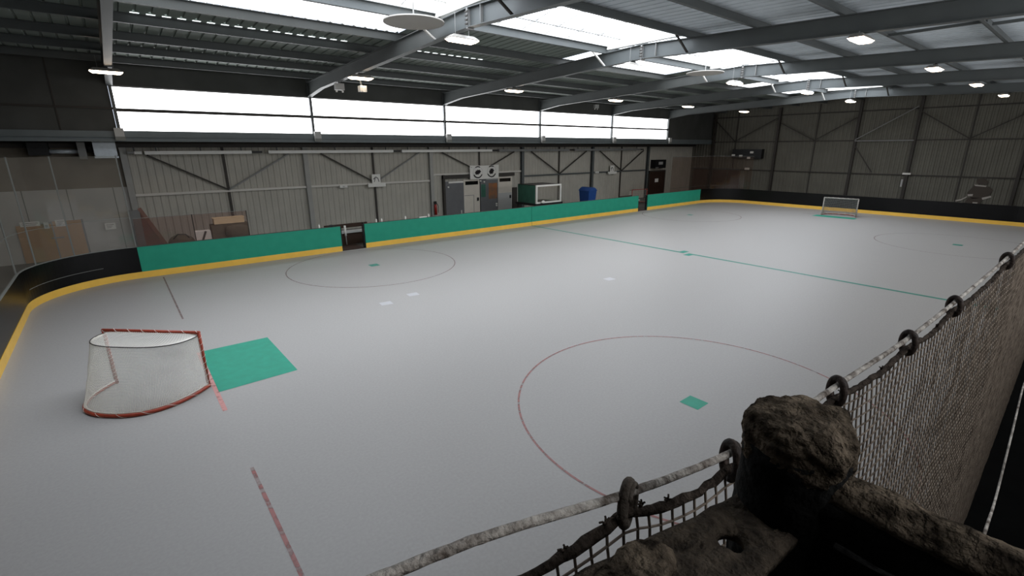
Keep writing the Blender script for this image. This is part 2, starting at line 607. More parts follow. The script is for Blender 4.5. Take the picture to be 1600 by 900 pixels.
# right end wall
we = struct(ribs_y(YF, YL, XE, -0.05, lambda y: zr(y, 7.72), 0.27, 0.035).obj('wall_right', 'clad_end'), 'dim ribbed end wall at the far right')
for (y, wd, mt_) in ((22.9, .16, 'steel_dark'), (20.9, .07, 'steel_dark'), (17.5, .16, 'steel_dark'), (14.68, .07, 'steel_dark'), (12.0, .18, 'steel_dark'), (8.58, .18, 'steel_dark'),
                     (5.8, .07, 'steel_dark'), (3.2, .16, 'steel_dark'), (0.6, .07, 'steel_dark')):
    dp = 0.2 if wd > .1 else .06
    MB().box(XE - 0.035 - dp, XE - 0.035, y - wd / 2, y + wd / 2, -0.02, zr(y, 7.45)).obj('column', mt_, we)
for (z, mt_) in ((2.29, 'steel_dark'), (4.6, 'steel_dark'), (6.62, 'steel_dark')):
    MB().box(XE - 0.11, XE - 0.04, YF, YL - 0.3, z - 0.04, z + 0.04).obj('girt', mt_, we)
MB().box(XE - 0.30, XE - 0.24, 8.58, 12.0, 4.54, 4.62).obj('girt', 'steel_light', we)['label'] = 'pale grey rail'
for (ya, za, yb, zb_, mt_) in ((12.0, 4.65, 8.7, 6.75, 'steel_light'), (14.68, 4.65, 17.3, 6.0, 'steel_dark'), (14.68, 4.65, 12.1, 6.2, 'steel_dark'), (8.5, 6.4, 5.8, 4.65, 'steel_dark'), (5.8, 4.65, 3.3, 6.2, 'steel_dark'),
                               (22.8, 6.4, 20.9, 4.65, 'steel_dark'), (20.9, 4.65, 17.6, 6.4, 'steel_dark'), (11.9, 4.2, 10.6, 2.4, 'steel_dark')):
    MB().bar((XE - 0.27, ya, za), (XE - 0.27, yb, zb_), 0.06, 0.06, (1, 0, 0)).obj('brace', mt_, we)

# left end wall and near side wall (behind the camera)
struct(MB().quad((XW, YF, -.05), (XW, YL, -.05), (XW, YL, 7.1), (XW, YR, 7.72), (XW, YF, 7.1)).obj('wall_left', 'darkclad'), 'left end wall')
struct(join(MB().box(XW, XE, YF - 0.1, YF, -.05, ZB), MB().box(XW, XE, YF - 0.1, YF, ZT, 7.4), MB().box(XW, BX, YF - 0.1, YF, ZB, ZT), MB().box(BX + 5 * BAY, XE, YF - 0.1, YF, ZB, ZT)).obj('wall_front', 'clad_end'), 'near side wall behind the gallery')
for i in range(5):  # unseen strip windows, added to light the net and the back wall
    x0, x1 = BX + i * BAY + 0.05, BX + (i + 1) * BAY - 0.05
    wn = struct(MB().quad((x0, YF - 0.05, ZB), (x0, YF - 0.05, ZT), (x1, YF - 0.05, ZT), (x1, YF - 0.05, ZB)).obj('window_%d' % (i + 11), 'glow_win'),
                'added unseen strip window giving light from the near side wall, number %d from the left' % (i + 1))
    MB().box(x0, x1, YF - 0.03, YF + 0.02, 5.53, 5.575).obj('transom', 'steel', wn)
    MB().box(x0 - 0.1, x0, YF - 0.06, YF + 0.06, ZB, ZT).obj('mullion', 'steel', wn)

# ---- ceiling: ribbed deck on purlins
ZD = 7.67
YK0, YK1, YK2 = 8.78, 11.96, 14.26      # ridge glazing edges, translucent row edge


def deck(y0, y1, x0, x1, per=1 / 3.0, dep=0.035):
    mb = MB()
    a, b = [], []
    k = 0
    x = x0
    while x < x1 - 1e-6:
        for (fx, d) in ((0, 0), (0.78, 0), (0.83, dep), (0.95, dep)):
            xx = min(x + fx * per, x1)
            a.append((xx, y0, zr(y0, ZD) + d))
            b.append((xx, y1, zr(y1, ZD) + d))
        x += per
    a.append((x1, y0, zr(y0, ZD)))
    b.append((x1, y1, zr(y1, ZD)))
    return mb.strip(a, b)


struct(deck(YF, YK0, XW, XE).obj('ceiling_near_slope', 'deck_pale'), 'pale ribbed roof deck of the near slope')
segs = [deck(YK2, YL, XW, XE)]
segs.append(deck(YK1, YK2, XW, BX))
segs.append(deck(YK0, YK1, XW, BX - 2.7))
segs.append(deck(YK0, YK2, BX + 5 * BAY, XE))
for i in (1, 3):
    segs.append(deck(YK1, YK2, BX + i * BAY, BX + (i + 1) * BAY))
ce = struct(join(*segs).obj('ceiling', 'deck'), 'ribbed metal roof deck')
PUR = [-1.7, 0.4, 2.5, 4.6, 6.7, YK0 - 0.05, YK1 + 0.05, YK2 + 0.05, 16.2, 18.3, 20.15, 22.0]
for y in PUR:
    zb_, zt_ = zr(y, 7.45), zr(y, ZD) - 0.005
    mb = MB()
    ins = 1 if y > YR else -1
    mb.box(XW, XE, y - 0.008, y + 0.008, zb_, zt_)
    mb.box(XW, XE, min(y, y + ins * 0.09), max(y, y + ins * 0.09), zb_, zb_ + 0.012)
    mb.box(XW, XE, min(y, y - ins * 0.09), max(y, y - ins * 0.09), zt_ - 0.012, zt_)
    mb.obj('purlin', 'steel', ce)
for i in (0, 1):
    mb = MB()
    k = 0
    x = BX + i * BAY + 0.55
    while x < BX + (i + 1) * BAY - (1.0 if i == 0 else 2.6):
        mb.box(x, x + 0.19, 15.98, 16.06, zr(16.02, ZD) - 0.008, zr(16.02, ZD) - 0.004)
        x += 1 / 3.0
    mb.obj('daylight_gap', 'glow_gap', ce)['label'] = 'row of short bright gaps in the deck'
# sag rods / hangers on the near slope
for (x, y) in ((13.3, 1.3), (13.3, 3.5), (20.3, 3.5), (20.3, 1.3)):
    MB().bar((x, y - 1.05, zr(y, 7.5)), (x, y + 1.05, zr(y, 7.5)), 0.07, 0.07).obj('purlin_strut', 'steel', ce)

# ridge skylights
for i in range(-1, 5):
    x0, x1 = BX + i * BAY + 0.08, BX + (i + 1) * BAY - 0.08
    if i < 0:  # short skylight out of view, added to brighten the left floor
        x0 = x1 - 2.6
    zk0, zk1, zkr = 7.72, 7.72, 8.02
    g = MB()
    g.quad((x0, YK0, zk0), (x1, YK0, zk0), (x1, YR, zkr), (x0, YR, zkr))
    g.quad((x0, YR, zkr), (x1, YR, zkr), (x1, YK1, zk1), (x0, YK1, zk1))
    wn = struct(g.obj('window_%d' % (17 + i), 'glow_ridge'), 'daylit ridge skylight, number %d from the left end, the first one added' % (i + 2))
    c = MB()
    c.box(x0, x1, YK0 - 0.02, YK0, 7.6, 7.74).box(x0, x1, YK1, YK1 + 0.02, 7.6, 7.74)
    c.quad((x0, YK0, 7.5), (x0, YR, 7.5), (x0, YR, zkr + .02), (x0, YK0, zk0)).quad((x0, YR, 7.5), (x0, YK1, 7.5), (x0, YK1, zk1), (x0, YR, zkr + .02))
    c.quad((x1, YK0, 7.5), (x1, YR, 7.5), (x1, YR, zkr + .02), (x1, YK0, zk0)).quad((x1, YR, 7.5), (x1, YK1, 7.5), (x1, YK1, zk1), (x1, YR, zkr + .02))
    c.obj('curb', 'whitepaint', wn)
    for y in (9.45, 11.4):
        zz = zkr - (zkr - zk0) * abs(y - YR) / (YR - YK0) - 0.10
        MB().box(x0, x1, y - 0.04, y + 0.04, zz, zz + 0.07).obj('glazing_rail', 'greypaint', wn)
    n = 7
    for k in range(1, n):
        xx = x0 + (x1 - x0) * k / n
        mb = MB().bar((xx, YK0, zk0 - 0.035), (xx, YR, zkr - 0.035), 0.035, 0.05)
        mb.bar((xx, YR, zkr - 0.035), (xx, YK1, zk1 - 0.035), 0.035, 0.05)
        mb.obj('glazing_bar', 'greypaint', wn)
    if i % 2 == 0:
        # row of translucent sheets beside the ridge in every other bay
        mb = MB()
        a, b = [], []
        x = x0
        while x < x1 - 1e-6:
            for (fx, d) in ((0, 0), (0.5, 0.03)):
                xx = min(x + fx * 0.17, x1)
                a.append((xx, YK1 + 0.08, zr(YK1, ZD) + d))
                b.append((xx, YK2, zr(YK2, ZD) + d))
            x += 0.17
        mb.strip(a, b)
        mb.obj('translucent_sheet', 'glow_sheet', wn)['label'] = 'whitish translucent ribbed sheet'

# ================================================================== ROOF FRAMES (rafters)
ordn = ['first', 'second', 'third', 'fourth', 'fifth', 'sixth']
fr_where = ['at the left end of the strip windows', 'rising between the first and second windows', 'rising between the second and third windows',
            'rising between the third and fourth windows', 'rising between the fourth and fifth windows', 'at the right end of the strip windows']
for i in range(6):
    x = BX + i * BAY
    r = empty('roof_rafter', (x, YR, 7.05), 'grey steel roof rafter %s, %s from the left' % (fr_where[i], ordn[i]), 'rafter', 'portal rafters of the roof')
    ys = [YF, YF + 0.25, YF + 1.75, YR, YU - 1.75, YU - 0.25, YU]
    zbt = [6.36, 6.42, zr(YF + 1.75, 7.03), 7.03, zr(YU - 1.75, 7.03), 6.42, 6.36]
    web = MB()
    ztp = [zr(y, 7.46) for y in ys]
    for s in (-0.006, 0.006):
        for k in range(len(ys) - 1):
            web.quad((x + s, ys[k], zbt[k]), (x + s, ys[k + 1], zbt[k + 1]), (x + s, ys[k + 1], ztp[k + 1]), (x + s, ys[k], ztp[k]))
    part(web, 'web', 'steel', r)
    fb = MB()
    for k in range(len(ys) - 1):
        fb.bar((x, ys[k], zbt[k]), (x, ys[k + 1], zbt[k + 1]), 0.20, 0.02)
    part(fb, 'bottom_flange', 'steel', r)
    ft = MB()
    for k in (0, 2, 3, 5):
        pass
    ft.bar((x, YF, zr(YF, 7.455)), (x, YR, 7.455), 0.20, 0.02).bar((x, YR, 7.455), (x, YU, zr(YU, 7.455)), 0.20, 0.02)
    part(ft, 'top_flange', 'steel', r)
    sp = MB().box(x - 0.10, x + 0.10, YR - 0.03, YR + 0.03, 6.99, 7.47)
    part(sp, 'splice_plate', 'steel_light', r)
    part(MB().box(x - 0.09, x + 0.09, YR - 0.558, YR - 0.542, 7.03, 7.45), 'stiffener', 'steel_light', r)
    for k in range(4):
        part(MB().box(x - 0.125, x - 0.10, YR - 0.055, YR + 0.055, 7.08 + k * 0.09, 7.11 + k * 0.09), 'bolt', 'steel_dark', r)
    for (y, mt_) in ((YK0 - 0.02, 'steel_dark'), (YK1 + 0.1, 'whitepaint')):
        yb = y
        part(MB().bar((x - 0.03, yb, zr(yb, 7.05)), (x - 0.72, yb, zr(yb, 7.48)), 0.05, 0.05, (0, 1, 0)), 'fly_brace', mt_, r)
    part(MB().box(x - 0.1, x + 0.1, YU - 0.02, YU, 6.36, 7.1), 'end_plate', 'steel', r)

# ================================================================== RINK BOARDS
RC = 2.55
GR, S0, A1, A2 = 0.05, 17.435, 10.658, 9.612


def boards(name, path, pmat, label, cap='cap', t=0.045, posts=True):
    """path runs so that the rink is on its right side; thickness goes outwards (left)"""
    r = empty('rink_board', (path[0][0], path[0][1], 0), label, 'rink board', 'boards around the rink')
    part(MB().sheet(path, 0.0, HB - 0.012, t), 'panel', pmat, r)

    def off(d):
        out = []
        for k in range(len(path)):
            a = Vector(path[max(k - 1, 0)])
            b = Vector(path[min(k + 1, len(path) - 1)])
            q = (b - a).normalized()
            out.append((path[k][0] - q.y * d, path[k][1] + q.x * d))
        return out
    part(MB().sheet(off(-0.014), 0.0, HK, 0.0135), 'kick_strip', 'yellow', r)
    part(MB().sheet(off(-0.008), HB - 0.012, HB + 0.006, t + 0.016), 'cap_rail', cap, r)
    return r


def line(a, b, n=1):
    return [(a[0] + (b[0] - a[0]) * i / n, a[1] + (b[1] - a[1]) * i / n) for i in range(n + 1)]


h = L / 2
# far long side is walked from right to left would put the rink on the left; walk left to right -> left normal is +y (outwards)
boards('b', line((h - S0, W), (h - A1, W)), 'green', 'green rink board with yellow kick strip, left of the left gate', 'greenedge')
boards('b', line((h - A2, W), (h - 0.012, W)), 'green', 'long green rink board between the left gate and the middle joint', 'greenedge')
boards('b', line((h + 0.012, W), (h + A2, W)), 'green', 'long green rink board between the middle joint and the right gate', 'greenedge')
boards('b', line((h + A1, W), (h + S0, W)), 'green', 'short green rink board between the right gate and the black corner', 'greenedge')
lc = line((0, 8.0), (0, W - RC)) + arc(RC, W - RC, RC, PI, PI / 2, 28)[1:] + [(h - S0, W)]
bl_ = boards('b', lc, 'black', 'curved black rink board with yellow kick strip in the left corner', 'cap')
part(MB().sheet([(x, y) for x, y in arc(RC, W - RC, RC - 0.004, PI * 0.93, PI * 0.62, 16)], 0.50, 0.514, 0.002), 'scratch', 'cap', bl_)
boards('b', line((RC, 0), (0.9, 0.55)) + line((0.0, RC), (0, 8.0))[0:], 'black', 'black rink board of the near left corner', 'cap') if False else None
rcn = [(h + S0, W)] + arc(L - RC, W - RC, RC, PI / 2, 0, 28) + line((L, W - RC), (L, RC), 6)[1:] + arc(L - RC, RC, RC, 0, -PI / 2, 28)[1:]
boards('b', rcn, 'black', 'black rink board with yellow kick strip across the far end', 'black')
nr = [(L - RC, 0), (RC, 0)] + arc(RC, RC, RC, -PI / 2, -PI, 20)[1:] + [(0, 7.9)]
boards('b', nr, 'black', 'black near side rink board below the hanging net', 'black')

# ================================================================== FOREGROUND NET, CABLE, RAILING


def pix(u, v):
    a, b = (u - 800) / FOC, (450 - v) / FOC
    return rgt * a + upv * b + fwd


def on_dy(u, v, t):
    d = pix(u, v)
    d = d * (t / d.y)
    return Vector((CX, CY, CZ)) + d


def tcab(u, v):
    d = pix(u, v)
    a = d.x / d.y
    return 0.385 / (1 + 0.056 * a)


cab_pix = [(600, 900), (760, 838), (980, 771), (1130, 713), (1220, 662), (1307, 603), (1420, 528), (1492, 472), (1575, 402), (1600, 378)]
cab = [on_dy(u, v, tcab(u, v)) for u, v in cab_pix]
first = cab[0] + (cab[0] - cab[1]) * 4.0
cab = [first] + cab + [Vector((CX + 5.2, CY + .19, CZ - .47)), Vector((CX + 8.0, CY + .21, CZ - .44)), Vector((CX + 12.0, CY + .26, CZ - .30))]


def spline(P, n):
    out = []
    for i in range(len(P) - 1):
        p0, p1, p2, p3 = P[max(i - 1, 0)], P[i], P[i + 1], P[min(i + 2, len(P) - 1)]
        # centripetal-ish: scale tangents by segment length
        l1 = (p2 - p1).length
        m1 = (p2 - p0) / max((p2 - p0).length, 1e-6) * l1
        m2 = (p3 - p1) / max((p3 - p1).length, 1e-6) * l1
        for k in range(n):
            t = k / n
            h00, h10, h01, h11 = 2 * t**3 - 3 * t**2 + 1, t**3 - 2 * t**2 + t, -2 * t**3 + 3 * t**2, t**3 - t**2
            out.append(p1 * h00 + m1 * h10 + p2 * h01 + m2 * h11)
    out.append(P[-1])
    return out


cabs = spline(cab, 14)
mb = MB()


def rough_r(r, amp, sc):
    def f(i, k, p):
        return r * (1 + amp * mnoise.noise(Vector((p.x * sc + k * 0.9, p.y * sc, p.z * sc + k * 0.7))))
    return f


mb.tube(cabs, 0.0062, 10, rfun=rough_r(0.0064, 0.18, 60))
cabo = tag(mb.obj('support_cable', 'cable', None, True), 'dirty white rope carrying the net across the foreground', 'rope')


def cab_at(x):
    for i in range(len(cabs) - 1):
        if cabs[i].x <= x <= cabs[i + 1].x:
            t = (x - cabs[i].x) / (cabs[i + 1].x - cabs[i].x)
            return cabs[i].lerp(cabs[i + 1], t)
    return cabs[-1] if x > cabs[-1].x else cabs[0]


# rings: elongated snap hooks hanging on the rope
ring_pix = [(980, 776, 'pale snap ring on the rope just left of the dusty post', 0.036, 'ringpale'),
            (1142, 712, 'dark ring half hidden behind the left side of the dusty post', 0.036, 'ring'),
            (1308, 606, 'dark ring on the rope directly above the dusty post', 0.034, 'ring'),
            (1420, 531, 'dark ring on the rope, next beyond the one above the post', 0.034, 'ring'),
            (1491, 477, 'dark ring on the rope where the green center line meets the net', 0.033, 'ring'),
            (1574, 405, 'small dark ring on the rope nearest the upper right edge of the net', 0.033, 'ring')]
ring_x = []
for (u, v, lb, rr, mt_) in ring_pix:
    c = on_dy(u, v, tcab(u, v))
    cc = cab_at(c.x)
    cc2 = cab_at(c.x + 0.02)
    ring_x.append(c.x)
    t = (cc2 - cc).normalized()
    side = Vector((-t.y, t.x, 0)).normalized()
    c = cc.copy()
    c.z -= rr * 0.5
    # ring plane is turned a little so that its opening can be seen
    e1 = (side * 0.86 + t * 0.5).normalized()
    if mt_ == 'ringpale':
        e1 = (side * 0.42 + t * 0.9).normalized()
    e2 = Vector((0, 0, 1))
    pts = [c + e1 * (rr * 0.66 * math.cos(a)) + e2 * (rr * 1.0 * math.sin(a)) for a in [2 * PI * k / 36 for k in range(36)]]
    o = empty('net_ring', tuple(c), lb, 'ring', 'rings on the net rope')
    mb = MB().tube(pts, 0.0082, 10, closed=True)
    part(mb, 'hoop', mt_, o, True)
    # the spring gate: second loop beside the hoop
    off = e1.cross(e2).normalized() * 0.008
    g = [p + off for p in pts[-5:] + pts[:16]]
    part(MB().tube(g, 0.0042, 8), 'gate', mt_, o, True)

# net: cords as real geometry
NX0, NX1, CELL = CX + 0.12, CX + 11.5, 0.032
ncol = int((NX1 - NX0) / CELL)
hang = {}


def top_at(x):
    c = cab_at(x)
    # scallop between the rings
    k = [q for q in ring_x]
    lo = max([q for q in k if q <= x], default=k[0] - 0.35)
    hi = min([q for q in k if q > x], default=lo + 0.7)
    f = (x - lo) / max(hi - lo, 1e-3)
    f = min(max(f, 0), 1)
    sag = 0.034 + 0.022 * math.sin(PI * f) + 0.03 * max(0.0, min(1.0, (ring_x[0] - x) / 0.2))
    return Vector((x, c.y, c.z - sag))


def net_point(x, s):
    """s: metres below the border rope"""
    t = top_at(x)
    zb_ = HB + 0.02
    xr = x - CX
    yb = CY + max(0.105, 0.167 + (xr - 5.1) * 0.0175)
    H = t.z - zb_
    f = min(s / H, 1.0)
    y = t.y + (yb - t.y) * (f ** 0.9)
    wob = 0.004 * mnoise.noise(Vector((x * 9, s * 9, 0.3)))
    return Vector((x + 0.004 * mnoise.noise(Vector((x * 14, s * 14, 5))), y + wob, t.z - f * H))


nt = empty('safety_net', (CX + 1.0, CY + 0.33, HB), 'brown dusty rope netting hanging along the near boards at the right', 'net')
rope_pts = [top_at(NX0 + (NX1 - NX0) * i / 520) for i in range(521)]
rb = MB()
rb.tube([p + Vector((0, 0.002 * mnoise.noise(p * 40), 0.004 * mnoise.noise(p * 33))) for p in rope_pts], 0.0075, 8, rfun=rough_r(0.0078, 0.55, 55))
part(rb, 'border_rope', 'netrope', nt, True)
nb = MB()
nrow = 82


def prism(mb, pts, r):
    """three-sided cord along pts"""
    base = len(mb.v)
    N = len(pts)
    for i, p in enumerate(pts):
        t = (pts[min(i + 1, N - 1)] - pts[max(i - 1, 0)]).normalized()
        s = t.cross(Vector((0.05, 1, 0.03))).normalized()
        u = Vector((0, 1, 0))
        for a in (0.5, 2.59, 4.69):
            q = p + s * (r * math.cos(a)) + u * (r * math.sin(a))
            mb.v.append((q.x, q.y, q.z))
    for i in range(N - 1):
        for k in range(3):
            k2 = (k + 1) % 3
            mb.f.append((base + 3 * i + k, base + 3 * i + k2, base + 3 * i + 3 + k2, base + 3 * i + 3 + k))


G = []
for i in range(ncol + 1):
    x = NX0 + i * CELL
    t = top_at(x)
    H = t.z - HB - 0.02
    n = max(2, int(round(H / CELL)))
    G.append([net_point(x, H * j / nrow) for j in range(nrow + 1)])
for i in range(ncol + 1):
    prism(nb, G[i], 0.0027)
for j in range(1, nrow + 1):
    prism(nb, [G[i][j] for i in range(ncol + 1)], 0.0025)
part(nb, 'mesh', 'netcord', nt, True)
# small tufts of dust caught on the border rope
for (x, k) in ((2.70, 0), (2.78, 1), (2.86, 2), (2.93, 3), (3.62, 4), (3.9, 5), (4.4, 6)):
    p = top_at(x) + Vector((0, 0, 0.010))
    tm = MB()
    base = []
    for a in range(5):
        ang = a * 1.257 + k
        q = p + Vector((0.009 * math.cos(ang), 0.004 * math.sin(ang * 2), 0.002 + 0.006 * abs(math.sin(ang * 1.7))))
        tm.tube([p - Vector((0, 0, .006)), (p + q) / 2 + Vector((0.002, 0, 0.001)), q], 0.0017, 5)
    part(tm, 'dust_tuft', 'netrope', nt)

# second rope, running off into the dark beside the net
r2 = [on_dy(1537, 838, 0.0046), on_dy(1540, 828, 0.0049), on_dy(1558, 770, 0.0085), on_dy(1580, 682, 0.0160), on_dy(1600, 600, 0.028), Vector((CX + 2.6, CY + .036, CZ - .85)), Vector((CX + 6, CY + .06, CZ - 1.3))]
tag(MB().tube(spline(r2, 8), 0.0016, 6).obj('tie_rope', 'cable', None, True), 'thin pale cord tied to the handrail at the lower right', 'cord')

# railing: post, handrail, bracket plate
PX, PY = 2.955, -0.222


def lump(c, rx, ry, rz, amp, sc, seed, nu=56, nv=36, power=2.6):
    mb = MB()
    rows = []
    for j in range(nv + 1):
        ph = -PI / 2 + PI * j / nv
        row = []
        for i in range(nu):
            th = 2 * PI * i / nu
            cx, sx = math.cos(th), math.sin(th)
            cp, spn = math.cos(ph), math.sin(ph)
            e = 2.0 / power
            d = Vector((rx * math.copysign(abs(cp) ** e, 1) * cx, ry * abs(cp) ** e * sx, rz * math.copysign(abs(spn) ** e, spn)))
            q = Vector((c[0], c[1], c[2])) + d
            n = mnoise.fractal(q * sc + Vector((seed, seed, seed)), 0.9, 2.1, 5)
            nn = d.normalized() * (amp * n)
            row.append(tuple(q + nn))
        rows.append(row)
    for row in rows:
        mb.v += row
    for j in range(nv):
        for i in range(nu):
            i2 = (i + 1) % nu
            mb.f.append((j * nu + i, j * nu + i2, (j + 1) * nu + i2, (j + 1) * nu + i))
    return mb


rl = empty('guard_railing', (PX, PY, 2.6), 'dust caked dark steel guard railing with post and handrail in the foreground', 'railing')
pp = []
mbp = MB()
zs = [2.6 + (3.79 - 2.6) * i / 60 for i in range(61)]
mbp.tube([(PX, PY, z) for z in zs], 0.055, 40, rfun=lambda i, k, p: 0.0640 + 0.004 * mnoise.fractal(Vector((math.cos(k * PI / 20) * 2.2, math.sin(k * PI / 20) * 2.2, p.z * 22)), 1.0, 2.0, 4))
part(mbp, 'post', 'postsoot', rl, True)
part(lump((PX, PY, 3.792), 0.066, 0.066, 0.044, 0.0075, 34, 3.1, 120, 72, 3.6), 'dust_crust', 'crust', rl, True)
hr = []
HX, HZ = 2.955, 3.722
n = 60
mbh = MB()
mbh.tube([(HX, PY - 0.02 - 1.9 * (i / n) ** 1.6, HZ) for i in range(n + 1)], 0.042, 36,
         rfun=lambda i, k, p: 0.041 + 0.005 * mnoise.fractal(Vector((math.cos(k * PI / 18) * 1.6, p.y * 26, math.sin(k * PI / 18) * 1.6)), 0.9, 2.1, 5))
part(mbh, 'handrail', 'postsoot', rl, True)
# crust lying along the top of the handrail
mbc = MB()
ny, nx = 90, 14
for j in range(ny + 1):
    y = PY - 0.045 - 0.9 * (j / ny) ** 1.3
    for i in range(nx + 1):
        a = PI * (0.06 + 0.60 * i / nx)
        q = Vector((HX + 0.047 * math.cos(a + 0.55), y, HZ + 0.047 * math.sin(a + 0.55) * 0.98))
        nn = mnoise.fractal(Vector((q.x * 30, q.y * 18, q.z * 30)), 0.85, 2.1, 6)
        edge = min(i, nx - i) / nx
        r_ = 0.006 * nn - (0.012 if edge < 0.02 else 0.0)
        q += Vector((math.cos(a + 0.55), 0, math.sin(a + 0.55))) * r_
        mbc.v.append(tuple(q))
for j in range(ny):
    for i in range(nx):
        o_ = j * (nx + 1) + i
        mbc.f.append((o_, o_ + 1, o_ + nx + 2, o_ + nx + 1))
part(mbc, 'dust_crust', 'crust', rl, True)

# bracket plate with a bolt hole, lower left of the post
CC = Vector((CX, CY, CZ))


def on_z(u, v, z):
    d = pix(u, v)
    return CC + d * ((z - CZ) / d.z)


ZP = CZ - 0.47
quadp = [on_z(1168, 762, ZP), on_z(885, 905, ZP), on_z(820, 985, ZP), on_z(1110, 985, ZP), on_z(1285, 800, ZP)]
hc = on_z(1142, 846, ZP)
hr_ = 0.016
mbpl = MB()
NN = 48
outer = []
per = []
for k in range(len(quadp)):
    a, b = quadp[k], quadp[(k + 1) % len(quadp)]
    per += [a.lerp(b, t / 12) for t in range(12)]
# sort perimeter by angle about the hole so that ring strips match
per.sort(key=lambda p: math.atan2(p.y - hc.y, p.x - hc.x))
N = len(per)
rings = []
for s in (0.0, 0.12, 0.25, 0.4, 0.55, 0.7, 0.85, 1.0):
    row = []
    for p in per:
        a = math.atan2(p.y - hc.y, p.x - hc.x)
        q0 = hc + Vector((math.cos(a) * hr_, math.sin(a) * hr_, 0))
        q = q0.lerp(p, s)
        q.z += 0.006 * mnoise.fractal(Vector((q.x * 28, q.y * 28, 1.7)), 0.9, 2.1, 5) + (0.004 if 0 < s < 1 else 0)
        row.append(q)
    rings.append(row)
for row in rings:
    mbpl.v += [tuple(q) for q in row]
nt_ = len(mbpl.v)
for row in (rings[0], rings[-1]):
    mbpl.v += [(q.x, q.y, ZP - 0.012) for q in row]
for j in range(len(rings) - 1):
    for i in range(N):
        i2 = (i + 1) % N
        mbpl.f.append((j * N + i, j * N + i2, (j + 1) * N + i2, (j + 1) * N + i))
last = (len(rings) - 1) * N
for i in range(N):
    i2 = (i + 1) % N
    mbpl.f.append((i2, i, nt_ + i, nt_ + i2))
    mbpl.f.append((last + i, last + i2, nt_ + N + i2, nt_ + N + i))
    mbpl.f.append((nt_ + i, nt_ + N + i, nt_ + N + i2, nt_ + i2))
part(mbpl, 'bracket_plate', 'rust', rl, True)
part(lump(tuple(on_z(985, 905, ZP) + Vector((0, 0, 0.004))), 0.07, 0.03, 0.014, 0.012, 26, 8.3, 60, 24, 2.2), 'dust_crust', 'crust', rl, True)
# infill panel below the handrail, dark
mbi = MB().box(HX - 0.012, HX + 0.012, YF + 0.05, PY - 0.06, 2.62, HZ - 0.05)
part(mbi, 'infill_panel', 'postsoot', rl)
part(lump((HX - 0.05, PY - 0.075, 3.585), 0.02, 0.035, 0.03, 0.012, 24, 5.5, 40, 24, 2.2), 'clamp', 'rust', rl, True)
# gallery floor the railing stands on
struct(MB().box(XW, PX + 0.09, YF, -0.20, 2.5, 2.6).obj('floor_gallery', 'blackmat'), 'dark gallery floor under the camera')

# ================================================================== GOALS


def gpos(o, m_, n_, u, v, z):
    return (o[0] + m_[0] * u + n_[0] * v, o[1] + m_[1] * u + n_[1] * v, z)


